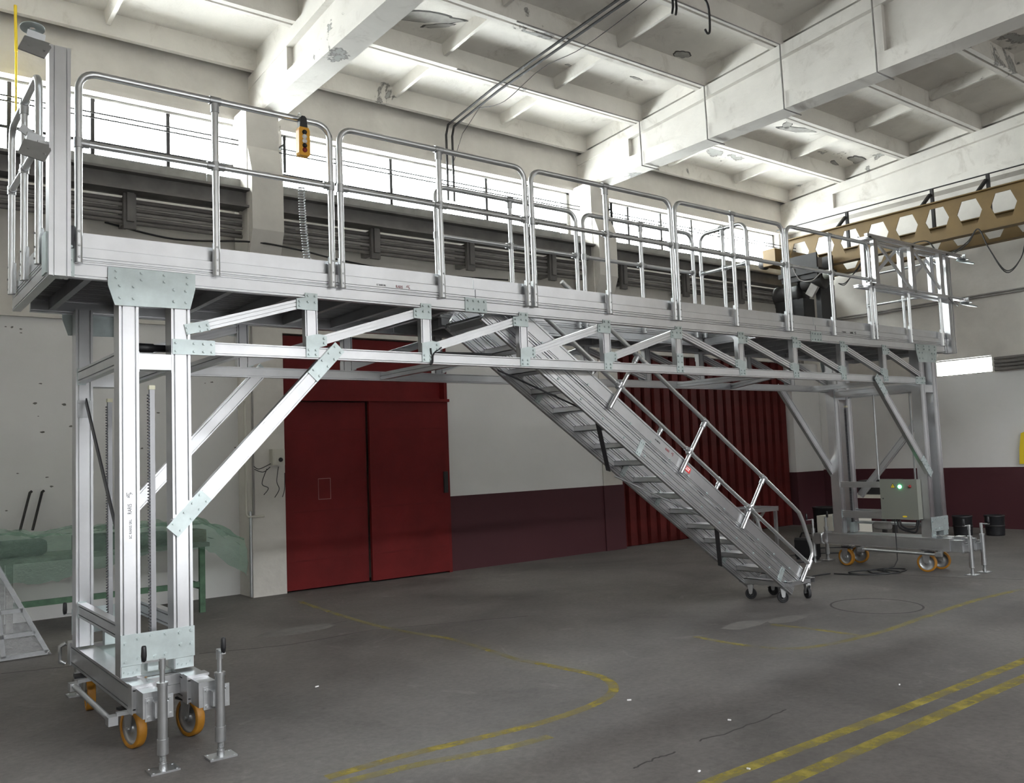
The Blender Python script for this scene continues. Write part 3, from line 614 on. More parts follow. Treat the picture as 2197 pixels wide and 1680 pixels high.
# guard rails -------------------------------------------------------
RB, RT, RM, TR = 2.779, 3.895, 3.472, .0205
def guard(o, u, L, n, zt=RT, hoop=True, mid=True):
    o, u, n = V(o), V(u), V(n); z = V((0, 0, 1)); R_ = .10
    def P(s, h): return o+u*s+z*(h-o.z)
    if hoop:
        path = [P(0, RB), P(0, zt-R_)]+arc(P(R_, zt-R_), -u, z, R_, 0, PI/2)[1:]+[P(L/2, zt)]+arc(P(L-R_, zt-R_), z, u, R_, 0, PI/2)+[P(L, RB)]
        g = MB().tube(path, TR, 12).build('guard_rail', TUBE, wp)
        MB().tube([P(L/2, RB), P(L/2, zt)], TR, 12).build('middle_post', TUBE, g)
        MB().tube([P(L/2, zt-.075), P(L/2, zt-.02)], TR+.006, 12).tube([P(L/2-.035, zt), P(L/2+.035, zt)], TR+.006, 12).build('tee_clamp', STEEL, g)
    else:
        for s_ in (L/2, L): MB().tube([P(s_, RB), P(s_, zt)], TR, 12).build('guard_post', TUBE, wp)
        g = MB().tube([P(0, RB), P(0, zt)], TR, 12).build('guard_post', TUBE, wp)
    if mid:
        MB().tube([P(0, RM), P(L, RM)], TR*.92, 12).build('mid_rail', TUBE, g)
        for s in (0, L/2, L):
            mb = MB().tube([P(s, RM-.028), P(s, RM+.028)], TR+.006, 12)
            a, b_ = max(0, s-.055), min(L, s+.055); mb.tube([P(a, RM), P(b_, RM)], TR+.004, 12)
            mb.build('rail_clamp', STEEL, g)
    for s in (0, L/2, L):
        mb = MB().obox(P(s, (RB+2.99)/2)-n*.012, (u, n, z), (.018, .014, (2.99-RB)/2-.004))
        for h in (RB+.03, 2.875, 2.955): mb.bolt(P(s, h)+n*(TR-.002), n, .006, .006)
        mb.tube([P(s, RB-.002), P(s, RB+.001)], TR+.001, 12)
        mb.build('post_bracket', STEEL, g)
    return g
for xa, xb in ((.018, 1.583), (1.655, 3.28), (3.347, 4.995), (5.055, 6.718), (6.777, 8.356)):
    guard((xa, -.026, RB), (1, 0, 0), xb-xa, FR)
guard((8.43, -.026, RB), (1, 0, 0), 1.55, FR, 3.385, False, False)
guard((-.162, .112, RB), (0, 1, 0), 1.0, LF)
guard((10.15, .04, RB), (0, 1, 0), 1.0, -LF)
for xa, xb in ((2.91, 4.49), (4.58, 6.16)): guard((xa, .718, RB), (1, 0, 0), xb-xa, FR)
guard((6.27, .10, RB), (0, 1, 0), .60, LF)
# loose cover strip inside corner
MB().box(-.028, -.004, -.018, .03, 2.86, 2.99).build('corner_cover', DARKST, wp)

# tall corner column at the near end with hinge plates
cc = MB().beam((-.09, -.10, 2.68), (-.09, -.10, 3.985), FR, .11, .10, (.22, .80), .006, .006).build('end_column', ALU, wp)
MB().box(-.155, -.145, -.06, .06, 2.70, 2.93).build('corner_plate', ZINC, cc)
p = MB().box(-.034, -.0, -.012, -.004, 2.70, 2.90)
for z in (2.73, 2.80, 2.87): p.bolt((-.017, -.012, z), FR, .008, .008)
p.build('corner_plate', ZINC, cc)
for z0, disc in ((3.97, True), (3.385, False)):
    hu, hv = V((.97, -.16, -.14)).normalized(), V((.22, .25, .94)).normalized(); hn = hu.cross(hv)
    p = MB().prism([(-.075, -.045), (.06, -.062), (.078, .02), (.066, .052), (-.06, .056)], V((-.215, -.09, z0-.02)), hu, hv, hn*.008)
    for dx, dz in ((-.03, 0), (.05, -.01)): p.bolt(V((-.215, -.09, z0-.02))+hu*dx+hv*dz+(hn*.008 if hn.y < 0 else V()), hn if hn.y < 0 else -hn, .007, .006)
    p.build('hinge_plate', STEEL, cc)
    MB().obox((-.205, -.05, z0+.05), ((1, 0, -.15), (0, 1, .2), (0.15, -.2, 1)), (.045, .006, .035)).build('hinge_tongue', STEEL, cc)
    if disc:
        d_ = MB().lathe((-.222, -.06, z0+.10), (0, .15, 1), [(.014, -.004), (.062, -.004), (.062, .004), (.014, .004), (.014, -.004)], 22).build('hinge_disc', ZINC, cc)
    else:
        MB().obox((-.235, -.04, z0+.09), ((.8, 0, -.5), (0, 1, 0), (.5, 0, .8)), (.05, .006, .022)).obox((-.17, -.05, z0+.02), ((1, 0, 0), (0, 1, 0), (0, 0, 1)), (.025, .02, .03)).build('hinge_lug', STEEL, cc)
# far end column and lattice frame standing on the last rail posts
MB().beam((10.19, -.06, 2.69), (10.19, -.06, 3.93), FR, .13, .12, (.15, .40, .80), .007, .008).build('end_column', ALU, wp)
lat = MB().beam((8.24, -.10, 3.965), (10.50, -.10, 3.965), FR, .05, .04, (.5,), .004, .006).build('lattice_frame', ALU, wp)
for y in (-.10, .10):
    n = FR if y < 0 else BK
    if y > 0: MB().beam((8.30, y, 3.965), (10.40, y, 3.965), n, .05, .04, (.5,), .004, .006).build('lattice_chord', ALU, lat)
    MB().beam((8.22, y, 3.40), (10.50, y, 3.40), n, .035, .06, (.5,), .004, .006).build('lattice_chord', ALU, lat)
    for x in ((8.40, 9.23, 9.93) if y < 0 else (8.45, 9.27, 10.0)):
        MB().beam((x, y, 3.415), (x, y, 3.945), n, .085, .045, (.3, .7), .004, .006).build('lattice_post', ALU, lat)
    for xa, xb in ((8.44, 9.2), (9.27, 10.0)):
        za, zb = (3.93, 3.42) if y < 0 else (3.42, 3.93)
        MB().beam((xa, y+.012, za), (xb, y+.012, zb), n, .035, .02, (), .004, .006).build('lattice_brace', ALU, lat)
for x in (8.30, 9.25, 10.1):
    for z in (3.955, 3.40): MB().box(x-.025, x+.025, -.10, .10, z-.02, z+.012).build('lattice_tie', ALU, lat)
for z in (3.93, 3.36):
    MB().lathe((10.58, -.1, z-.03), (.1, -.3, .95), [(.0001, 0), (.11, 0), (.11, .008), (.0001, .008)], 20).build('hinge_disc', ZINC, lat)
    p = MB().box(10.44, 10.60, -.14, -.06, z, z+.012).box(10.55, 10.57, -.12, -.08, z-.02, z+.07)
    p.build('hinge_plate', STEEL, lat)
MB().tube([(10.02, -.12, 3.38), (10.10, -.12, 3.34), (10.5, .0, 3.34)], .012, 8).build('frame_pin', STEEL, lat)

# trestle legs ---------------------------------------------------------
C1, C2 = (.236, .345), (.530, .642)
def caster(x, y, rz, parent, r=.112, wdt=.052, tread=ORANGE, plate_z=.275, brake=True):
    ca, sa = math.cos(rz), math.sin(rz); ax = V((ca, sa, 0)); fw = V((-sa, ca, 0)); z = V((0, 0, 1))
    off = fw*(.035 if r > .1 else .02); c = V((x, y, r))
    hub = c-ax*wdt/2
    wh = MB().lathe(hub, ax, [(r*.80, 0), (r*.97, 0), (r, .006), (r, wdt-.006), (r*.97, wdt), (r*.80, wdt), (r*.80, 0)], 32).build('caster_wheel', tread, parent)
    MB().lathe(hub+ax*.006, ax, [(.0001, 0), (r*.22, -.004), (r*.24, .004), (r*.3, .012), (r*.74, .012), (r*.80, 0), (r*.81, wdt-.012), (r*.74, wdt-.024), (r*.3, wdt-.024), (r*.24, wdt-.016), (r*.22, wdt-.008), (.0001, wdt-.012)], 24).build('wheel_hub', HUB if tread is ORANGE else RUBBER, wh)
    mb = MB()
    for s in (-1, 1):
        mb.prism([(-.028, 0), (.028, 0), (.05+.0, plate_z-r-.03), (-.05, plate_z-r-.03)] if r > .1 else [(-.016, 0), (.016, 0), (.03, plate_z-r-.012), (-.03, plate_z-r-.012)], c+ax*s*(wdt/2+.008)-ax*.0025, fw, z, ax*.005)
    mb.cyl(c-ax*(wdt/2+.016), c+ax*(wdt/2+.016), .011 if r > .1 else .007, 8)
    mb.obox(V((x, y, plate_z-.024)), (ax, fw, z), (wdt/2+.012, .05 if r > .1 else .03, .005))
    mb.lathe(V((x, y, plate_z-.02)), z, [(.035, 0), (.04, .008), (.03, .014)], 16)
    mb.obox(V((x, y, plate_z-.004)), ((1, 0, 0), (0, 1, 0), z), (.055, .05, .004) if r > .1 else (.032, .03, .003))
    fk = mb.build('caster_fork', STEEL, wh)
    if brake:
        k = 1 if r > .1 else .55
        MB().obox(V((x, y, plate_z-.03*k))-ax*(wdt/2+.04*k)-fw*.05*k, (ax, fw, z), (.035*k, .05*k, .007)).build('brake_pedal', BLACK, wh)
    return wh
def jack(x, y, sgn, handle, parent):
    z = V((0, 0, 1)); c = V((x, y, 0))
    j = MB().tube([c+z*.155, c+z*.455], .0255, 16).tube([c+z*.44, c+z*.46], .030, 16).tube([c+z*.085, c+z*.165], .0295, 16).build('stabiliser_jack', STEEL, parent)
    th = [(.0165, .03), (.0165, .05)]
    for i in range(8): th += [(.014, .052+.006*i), (.018, .055+.006*i)]
    MB().lathe(c, z, th+[(.0165, .10)], 14, False).build('jack_thread', STEEL, j)
    f = MB().obox(c+z*.005, ((1, 0, 0), (0, 1, 0), z), (.075, .055, .005)).tube([c+z*.008, c+z*.04], .021, 14)
    for sx in (-1, 1):
        for sy in (-1, 1): f.bolt(c+V((.06*sx, .042*sy, .01)), z, .006, .003)
    f.build('jack_foot', STEEL, j)
    MB().tube([c+z*.45, c+z*.55], .0135, 12).tube([c+z*.53, c+z*.585], .018, 12).build('jack_spindle', STEEL, j)
    h = V(handle); e = c+h*.09+z*.567
    MB().obox(c+h*.045+z*.578, (h, h.cross(z), z), (.055, .010, .005)).build('crank_arm', STEEL, j)
    MB().lathe(e+z*.012, z, [(.0001, 0), (.012, 0), (.015, .03), (.013, .075), (.010, .083), (.0001, .084)], 14).build('crank_grip', BLACK, j)
    yp = y-sgn*.062
    pl = MB().obox((x, yp, .315), ((1, 0, 0), (0, 1, 0), z), (.073, .005, .062)).obox((x, y-sgn*.035, .315), ((1, 0, 0), (0, 1, 0), z), (.036, .03, .04))
    for sx in (-1, 1):
        for sz in (-1, 1): pl.bolt((x+.055*sx, yp+sgn*.005, .315+.042*sz), (0, sgn, 0), .009, .010)
    pl.build('jack_plate', STEEL, j)
    return j
def leg(parent, mirror=False):
    parts = []
    def B(mb, nm, mt, par=None):
        o = mb.build(nm, mt, par or parent); (parts.append(o) if par is None else None); return o
    for (a, b_) in (C1, C2):
        for y, n in ((0, FR), (W, BK)):
            c = B(MB().beam(((a+b_)/2, y, .43), ((a+b_)/2, y, 2.72), n, b_-a, .12, (.15, .82), .007, .009), 'leg_column', ALU)
            yy = y+V(n).y*.0005
            p = MB().prism([(a+.004, .432), (b_-.004, .432), (b_-.004, .492), (a+.004, .492)], (0, yy, 0), (1, 0, 0), (0, 0, 1), V(n)*.006)
            for dx, dz in ((-.035, .028), (-.012, .018), (.015, .02), (.036, .035)): p.bolt(((a+b_)/2+dx, yy+V(n).y*.006, .432+dz), n, .006, .007)
            p.build('foot_plate', ZINC, c)
    for y, n in ((-.0055, FR), (W+.0055, BK)):
        p = MB().prism([(.176, 2.775), (.174, 2.67), (.212, 2.553), (.640, 2.560), (.672, 2.685), (.672, 2.778)], (0, y, 0), (1, 0, 0), (0, 0, 1), V(n)*.007)
        for q in ((.22, 2.755), (.36, 2.755), (.49, 2.755), (.625, 2.755), (.22, 2.715), (.36, 2.715), (.49, 2.715), (.625, 2.715), (.24, 2.67), (.315, 2.67), (.545, 2.67), (.615, 2.67), (.24, 2.60), (.315, 2.60), (.545, 2.60), (.615, 2.60)): p.bolt((q[0], y+V(n).y*.007, q[1]), n, .0085, .008)
        B(p, 'head_plate', ZINC)
        p = MB().prism([(.234, .495), (.645, .495), (.645, .668), (.234, .668)], (0, y, 0), (1, 0, 0), (0, 0, 1), V(n)*.007)
        for q in ((.26, .62), (.33, .64), (.40, .65), (.48, .648), (.56, .64), (.625, .645), (.26, .52), (.33, .53), (.42, .525), (.48, .528), (.565, .57), (.625, .57)): p.bolt((q[0], y+V(n).y*.007, q[1]), n, .0095, .008)
        B(p, 'foot_gusset', ZINC)
    B(MB().box(.346, .529, .0, .11, 2.185, 2.278).box(.340, .347, -.002, .115, 2.17, 2.29).box(.528, .535, -.002, .115, 2.17, 2.29), 'spacer_box', ALU)
    B(MB().box(.346, .529, W-.11, W, 2.185, 2.278), 'spacer_box', ALU)
    B(MB().lathe((.34, .17, 2.335), (1, 0, 0), [(.0001, 0), (.028, 0), (.028, .13), (.022, .135), (.022, .2), (.0001, .2)], 16), 'drive_shaft', BLACK)
    # cross members from front to rear columns
    for z0, z1 in ((2.205, 2.30), (.63, .72)):
        for x in (C1[0]+.012, C2[1]-.012):
            c = B(MB().beam((x, .12, (z0+z1)/2), (x, W-.12, (z0+z1)/2), LF if x < .4 else -LF, z1-z0, .05, (.2, .8), .006, .007), 'cross_member', ALU)
            p = MB().box(x-.003, x+.052, W-.128, W-.121, z0-.01, z1+.01) if x < .4 else MB().box(x-.052, x+.003, W-.128, W-.121, z0-.01, z1+.01)
            for z in (z0+.02, z1-.02): p.bolt((x+(.02 if x < .4 else -.02), W-.128, z), FR, .008, .006)
            p.build('corner_bracket', ZINC, c)
    B(MB().obox((.29, .66, 1.60), ((0, .70, .714), (1, 0, 0), (0, -.714, .70)), (.68, .004, .022)), 'flat_brace', DARKST)
    p = MB().box(.245, .338, W-.126, W-.12, 1.97, 2.09)
    for dx in (.256, .327):
        for z in (1.985, 2.075): p.bolt((dx, W-.126, z), FR, .009, .006)
    B(p, 'brace_plate', STEEL)
    # toothed racks
    for y in (.10, W-.16):
        r_ = B(MB().box(.428, .456, y-.012, y+.018, .44, 2.08), 'lift_rack', mat('rack_steel', (.30, .30, .31), .4, .8))
        t_ = MB()
        for k in range(84): t_.prism([(0, 0), (-.010, .004), (-.010, .010), (0, .014)], (.428, y-.011, .50+k*.0185), (1, 0, 0), (0, 0, 1), (0, .028, 0))
        t_.build('rack_teeth', DARKST, r_, kind='stuff'); MB().box(.424, .458, y-.016, y+.02, 2.075, 2.10).build('rack_cap', mat('white_cap', (.8, .78, .6), .5), r_)
        B(MB().box(.40, .485, y-.03, y+.035, .43, .56), 'rack_foot', ZINC)
    # base frame
    for (a, b_) in ((.250, .365), (.545, .660)):
        bm = B(MB().beam((a, -.20, .345), (a, W+.20, .345), LF, .14, b_-a, (.14, .86), .006, .007), 'base_beam', ALU)
        for y0, y1 in ((-.335, -.19), (W+.19, W+.335)): MB().box(a+.018, b_-.004, y0, y1, .268, .405).build('outrigger', STEEL, bm)
        for y0, y1 in ((-.205, -.12), (W+.12, W+.205)):
            MB().box(a-.004, b_+.004, y0, y1, .412, .424).box(a-.006, a, y0, y1, .27, .42).build('outrigger_clamp', ALU, bm)
    B(MB().beam((.366, -.06, .36), (.544, -.06, .36), FR, .11, .05, (.5,), .005, .006), 'base_tie', ALU)
    B(MB().beam((.366, W+.06, .36), (.544, W+.06, .36), BK, .11, .05, (.5,), .005, .006), 'base_tie', ALU)
    B(MB().box(.366, .544, .1, W-.1, .395, .412), 'base_plate', ZINC)
    for x, y, rz in ((.335, .13, .24), (.655, .12, .30), (.325, W-.10, -.1), (.65, W-.10, .2)): parts.append(caster(x, y, rz, parent))
    t_ = B(MB().tube([(.165, -.10, .235), (.165, .90, .245)], .016, 10), 'tie_rod', STEEL)
    for y in (-.10, .90): MB().box(.14, .19, y-.04, y+.03, .215, .262).box(.19, .27, y-.015, y+.015, .255, .275).build('tie_rod_end', STEEL, t_)
    B(MB().tube([(.225, W+.16, .42), (.19, W+.17, .40), (.19, W+.17, .30), (.225, W+.16, .28)], .014, 8), 'pull_handle', STEEL)
    for x, y, s, h in ((.352, -.395, -1, (-.97, .2, 0)), (.66, -.395, -1, (-.1, -1, 0)), (.352, W+.395, 1, (-.9, .4, 0)), (.66, W+.395, 1, (.9, .3, 0))):
        parts.append(jack(x, y, s, V(h).normalized(), parent))
    return parts
lp = leg(wp)
for o in lp:
    if not o.name.startswith(('flat_brace', 'brace_plate')): clone(o, (9.15, 0, 0), wp)
# diagonal struts between legs and trusses
def strut(xa, za, xb, zb, y, n):
    nn = V(n); s = MB().beam((xa, y, za), (xb, y, zb), n, .095, .045, (.13, .87), .006, .006).build('diagonal_strut', ALU, wp)
    d = V((xb-xa, 0, zb-za)).normalized(); pv = V((-d.z, 0, d.x))
    for (x, z, k) in ((xa, za, 1), (xb, zb, -1)):
        c = V((x, y, z))+d*k*.10
        p = MB().prism([(-.15, -.046), (.14, -.046), (.14, .046), (-.15, .046)] if 1 else [], c+nn*.0005, d, pv, nn*.006)
        for a in (-.11, -.02, .05, .115):
            for e in (-.028, .028): p.bolt(c+d*a+pv*e+nn*.0065, nn, .0075, .008)
        p.build('strut_plate', ZINC, s)
for y, n in ((-.014, FR), (W+.014, BK)):
    strut(.555, 1.26, 1.60, 2.345, y, n); strut(9.43, 1.215, 8.38, 2.325, y, n)
# chord end plates on the leg columns
for xa, xb in ((.535, .79), (9.28, 9.50)):
    for y, n in ((-.0005, FR), (W+.0005, BK)):
        gplate([(xa, CH0-.005), (xb, CH0-.005), (xb, CH1+.008), (xa, CH1+.008)], y, n, [(xa+.02, CH0+.015), (xa+.02, CH1-.015), ((xa+xb)/2, CH0+.015), ((xa+xb)/2, CH1-.015), (xb-.07, CH0+.015), (xb-.07, CH1-.015), (xb-.02, CH0+.015), (xb-.02, CH1-.015)])
p = MB().prism([(-.02, -.032), (.13, -.032), (.13, .032), (-.02, .032)], (.63, -.0005, CH1+.073), (.97, 0, .24), (-.24, 0, .97), (0, -.007, 0))
for q in ((.62, 2.445), (.625, 2.415), (.70, 2.46), (.705, 2.43), (.745, 2.47), (.75, 2.445)): p.bolt((q[0], -.0075, q[1]), FR, .0075, .008)
p.build('gusset_plate', ZINC, wp)
# conduits and cross tubes on the far leg
for y, z1 in ((.70, 2.25), (.22, 2.28)): MB().tube([(9.52, y, 1.12), (9.52, y, z1)], .012, 8).build('conduit_tube', STEEL, wp)
MB().beam((9.398, .12, 1.06), (9.398, W-.12, 1.06), LF, .075, .05, (.2, .8), .005, .006).build('cabinet_rail', ALU, wp)
MB().tube([(9.62, .12, .56), (9.62, W-.12, .56)], .02, 10).build('torque_shaft', STEEL, wp)
MB().lathe((9.58, .62, .53), (0, 1, 0), [(.0001, 0), (.045, 0), (.05, .01), (.05, .2), (.04, .22), (.0001, .22)], 14).build('lift_motor', PIPE2, wp)
MB().beam((9.72, .16, 1.95), (9.72, 1.1, .9), LF, .09, .03, (.15, .85), .004, .005).build('flat_brace', ALU, wp)
# maker's print
text('maker_lettering', 'SC RARIS SRL', .018, (1.93, -.0012, 2.826), (1, 0, 0), (0, 0, 1), BLACKP, wp, .72)
text('maker_lettering', 'RARIS', .030, (2.085, -.0012, 2.822), (1, 0, 0), (0, 0, 1), REDP, wp, .75)
def swoosh(o, u, v, mt, par):
    o, u, v = V(o), V(u), V(v); n = u.cross(v); mb = MB()
    for pts in ([(0, .012), (.004, .022), (.014, .026), (.03, .026)], [(0, .012), (.012, .014), (.022, .006), (.026, .01), (.028, .004), (.022, 0), (.018, -.006)], [(.006, .016), (.016, .021), (.024, .012)]):
        mb.tube([o+u*a+v*b_+n*.0002 for a, b_ in spline(pts, 4)], .0012, 5)
    mb.build('maker_logo', mt, par)
swoosh((2.172, -.001, 2.822), (1, 0, 0), (0, 0, 1), REDP, wp)
text('maker_lettering', 'SC RARIS SRL', .020, (.300, -.0012, 1.205), (0, 0, 1), (-1, 0, 0), BLACKP, wp, .95)
text('maker_lettering', 'RARIS', .032, (.300, -.0012, 1.345), (0, 0, 1), (-1, 0, 0), BLACKP, wp, .72)
swoosh((.300, -.001, 1.44), (0, 0, 1), (-1, 0, 0), BLACKP, wp)
text('maker_lettering', 'SC RARIS SRL', .018, (7.75, -.0012, 2.826), (1, 0, 0), (0, 0, 1), BLACKP, wp, .72)
text('maker_lettering', 'RARIS', .030, (7.91, -.0012, 2.822), (1, 0, 0), (0, 0, 1), BLACKP, wp, .75)
swoosh((8.0, -.001, 2.822), (1, 0, 0), (0, 0, 1), BLACKP, wp)

# ------------------------------------------------ pendant, spiral cable, control cabinet
pe = thing('control_pendant', (1.355, -.075, 3.61), 'yellow push-button pendant hooked over the guard rail', 'pendant')
MB().prism([(-.034, 0), (.034, 0), (.040, .015), (.038, .17), (.030, .19), (-.030, .19), (-.038, .17), (-.040, .015)], (1.358, -.07, 3.62), (1, 0, 0), (0, 0, 1), (0, -.05, 0)).build('pendant_body', YELLOW, pe)
MB().prism([(-.028, .19), (.028, .19), (.022, .255), (.010, .268), (-.010, .268), (-.022, .255)], (1.356, -.075, 3.62), (1, 0, 0), (0, 0, 1), (0, -.04, 0)).build('cable_gland', BLACK, pe)
for z, mt in ((3.775, BLACK), (3.745, WHITEP), (3.715, WHITEP), (3.685, BLACK), (3.655, REDB)):
    MB().lathe((1.358, -.12, z), (0, -1, 0), [(.016, 0), (.016, .006), (.011, .008), (.011, .011), (.0001, .011)], 14).build('push_button', mt, pe)
MB().tube(arc((1.352, -.055, 3.895), (0, 1, 0), (0, 0, 1), .030, -1.2, PI+1.6, 14), .003, 5).build('hook', STEEL, pe)
hl = []
for i in range(420):
    t = i/419; a = t*2*PI*34
    c = V((1.455+.05*t*t, .16, 3.50-.63*t)); hl.append(c+V((math.cos(a)*.021, math.sin(a)*.021, 0)))
MB().tube(hl, .0042, 5).build('spiral_cable', STEEL, label='shiny grey spiral cable standing up behind the toe board', cat='cable')

cb = thing('control_cabinet', (9.34, .32, .645), 'pale grey electrical control cabinet with lit green lamp on the platform leg', 'cabinet')
XC = 9.284
MB().box(XC, XC+.095, .083, .548, .648, 1.128).build('cabinet_body', CABINET, cb)
dr = MB().box(XC-.014, XC-.001, .078, .553, .643, 1.133).build('cabinet_door', CABINET, cb)
MB().lathe((XC-.014, .292, 1.043), (-1, 0, 0), [(.022, 0), (.022, .008), (.016, .014), (.0001, .018)], 18).build('signal_lamp', GREENLAMP, dr)
MB().lathe((XC-.014, .165, 1.046), (-1, 0, 0), [(.02, 0), (.02, .008), (.014, .014), (.014, .02), (.0001, .02)], 16).build('stop_button', REDB, dr)
MB().prism([(-.034, -.028), (.034, -.028), (0, .032)], (XC-.0145, .380, 1.055), (0, -1, 0), (0, 0, 1), (-.002, 0, 0)).build('warning_border', BLACKP, dr)
MB().prism([(-.026, -.0235), (.026, -.0235), (0, .0225)], (XC-.0166, .380, 1.055), (0, -1, 0), (0, 0, 1), (-.001, 0, 0)).build('warning_sign', YSIGN, dr)
MB().prism([(.002, .014), (-.006, -.002), (0, -.002), (-.002, -.016), (.007, .002), (.001, .002)], (XC-.0178, .380, 1.052), (0, -1, 0), (0, 0, 1), (-.001, 0, 0)).build('lightning_mark', BLACKP, dr)
MB().prism([(.03*math.cos(2*PI*k/16), .011*math.sin(2*PI*k/16)) for k in range(16)], (XC-.0145, .253, .680), (0, -1, 0), (0, 0, 1), (-.002, 0, 0)).build('maker_badge', YSIGN, dr)
MB().lathe((XC-.014, .518, .895), (-1, 0, 0), [(.008, 0), (.008, .004), (.0001, .004)], 10).build('door_lock', IRON, dr)
for pts in ([(9.33, .36, .65), (9.33, .33, .56), (9.33, .24, .52), (9.34, .16, .55), (9.35, .14, .645)], [(9.34, .40, .65), (9.34, .36, .53), (9.35, .24, .49), (9.35, .16, .50), (9.355, .12, .645)]):
    MB().tube(spline(pts), .012, 7).build('cabinet_cable', BLACK, cb)
MB().tube([(9.33, .42, .65), (9.33, .42, .3), (9.33, .42, .14), (9.30, .45, .06), (9.2, .55, .02)], .006, 6).build('supply_cable', BLACK, cb)

# ================================================================== THE STAIRCASE
st = thing('mobile_staircase', (6.6, .35, 0), 'aluminium stair with tube handrails on small black casters under the platform', 'staircase')
A = math.atan(.6845); dn = V((math.cos(A), 0, -math.sin(A))); pn = V((math.sin(A), 0, math.cos(A)))
def stringer(y, n):
    # middle line of the side panel: z = 4.865-.6925x
    def L(x, off): p0 = V((x, y, 4.845-.6845*x)); return p0+pn*off
    xa, xb = 3.02, 6.80
    s = MB().beam(L(xa, .085), L(xb, .085), n, .155, .03, (.12, .22, .88), .006, .007).build('stair_stringer', ALU, st)
    MB().beam(L(xa-.03, -.083), L(xb-.03, -.083), n, .16, .03, (.12, .24, .5, .62, .9), .006, .007).build('stringer_profile', ALU, s)
    nn = V(n)
    p = MB()
    for i in range(15):
        x = 3.2+.243*i
        for off in (.05, -.10): p.bolt(L(x+.03, off)+nn*.0, nn, .009, .008)
    p.build('stringer_bolts', ZINC, s, kind='stuff')
    for x in (4.62, 6.55) if nn.y < 0 else (3.9, 4.9, 5.35, 6.3):
        side = nn if nn.y < 0 else -nn
        yb = L(x, -.07)+(nn*.0005 if nn.y < 0 else -nn*.0305)
        q = MB().prism([(-.03, -.075), (.03, -.075), (.03, .075), (-.03, .075)], yb, dn, pn, side*.006)
        for a in (-.05, .05):
            for e in (-.014, .014): q.bolt(yb+dn*e+pn*a+side*.006, side, .007, .007)
        q.build('joint_plate', ZINC, s)
    return s
YN, YFAR = .10, .62
stringer(YN, FR); stringer(YFAR, BK)
for i in range(14):
    x, z = 3.275+.2425*i, 2.505-.1648*i
    MB().box(x, x+.20, YN+.031, YFAR-.031, z-.05, z-.044).box(x, x+.004, YN+.031, YFAR-.031, z-.05, z).box(x+.196, x+.2, YN+.031, YFAR-.031, z-.05, z).box(x, x+.2, YN+.031, YFAR-.031, z-.004, z).build('tread', ALU, st)
def handrail(y, n, full):
    nn = V(n); yr = y+nn.y*.028
    def R(x, off): return V((x, yr, 5.572-.6825*x))+pn*off
    top = [R(3.62, 0), R(6.80, 0)]
    path = [(3.45, 2.98), (3.40, 2.80), (3.45, 2.72)]
    g = MB().tube([V((3.86, yr, 2.93)), V((3.80, yr, 2.86)), V((3.82, yr, 2.78)), V((3.90, yr, 2.72)), V((4.1, yr, 5.572-.6825*4.1-.22))], .001, 4) if 0 else None
    pts = [V((x, yr, z)) for x, z in ((3.72, 3.033), (6.72, .986), (6.84, .90), (6.90, .80), (7.02, .53), (7.03, .48), (7.02, .44), (6.815, .195))]
    hr = MB().tube(pts, .0205, 12).build('handrail', TUBE, st)
    def M(x): return V((x, yr, 5.160-.6895*x))
    if full:
        MB().tube([M(3.75), M(6.96)], .019, 12).build('stair_mid_rail', TUBE, hr)
    else:
        MB().tube([M(3.75), M(6.96)], .019, 12).build('stair_mid_rail', TUBE, hr)
    for xb in ((4.203, 5.066, 5.905) if full else (4.24, 5.10, 5.94)):
        b0 = V((xb, yr, 4.858-.6859*xb)); t0 = V((xb+.378, yr, 5.572-.6825*(xb+.378)))
        po = MB().tube([b0, t0], .0195, 12).build('stair_post', TUBE, hr)
        d = (t0-b0).normalized()
        MB().tube([t0-d*.075, t0-d*.018], .026, 12).tube([t0-dn*.035, t0+dn*.035], .026, 12).build('tee_clamp', STEEL, po)
        c = V((xb+.128, yr, 5.160-.6895*(xb+.128)))
        MB().tube([c-dn*.055, c+dn*.055], .0245, 12).tube([c-d*.03, c+d*.03], .025, 12).build('cross_clamp', STEEL, po)
    c = M(6.965); MB().tube([c+V((-.03, 0, -.035)), c+V((.03, 0, .035))], .026, 12).build('end_clamp', STEEL, hr)
handrail(YN, FR, True); handrail(YFAR, BK, False)
# top bow of the far handrail and landing hook
MB().tube(spline([(3.72, YFAR-.0, 3.03), (3.66, YFAR-.06, 3.02), (3.70, YFAR-.08, 2.86), (3.95, YFAR-.06, 2.62), (4.2, YFAR-.02, 2.44)]), .0195, 10).build('handrail_bow', TUBE, st)
MB().box(2.93, 3.12, YN+.03, YFAR-.03, 2.63, 2.685).box(2.9, 3.1, YN+.02, YFAR-.02, 2.685, 2.70).build('landing_step', ALU, st)
# flat and round cross braces under the flight
def brace(xa, ya, xb, yb_, flat, mt):
    a, b_ = V((xa, ya, 4.845-.6845*xa))-pn*.168, V((xb, yb_, 4.845-.6845*xb))-pn*.168
    if flat: 
        d = (b_-a).normalized(); MB().obox((a+b_)/2, (d, d.cross(pn).normalized(), pn), ((b_-a).length/2, .022, .003)).build('stair_brace', mt, st)
    else: MB().tube([a, b_], .008, 8).build('stair_brace', mt, st)
def brace2(a, b_, flat, mt):
    a, b_ = V(a), V(b_)
    if flat:
        d = (b_-a).normalized(); MB().obox((a+b_)/2, (d, d.cross(pn).normalized(), pn), ((b_-a).length/2, .022, .003)).build('stair_brace', mt, st)
    else: MB().tube([a, b_], .008, 8).build('stair_brace', mt, st)
brace2((3.40, YFAR-.02, 2.34), (3.98, YN+.02, 1.955), False, DARKST); brace2((4.10, YN+.02, 1.855), (4.66, YFAR-.02, 1.425), True, DARKST)
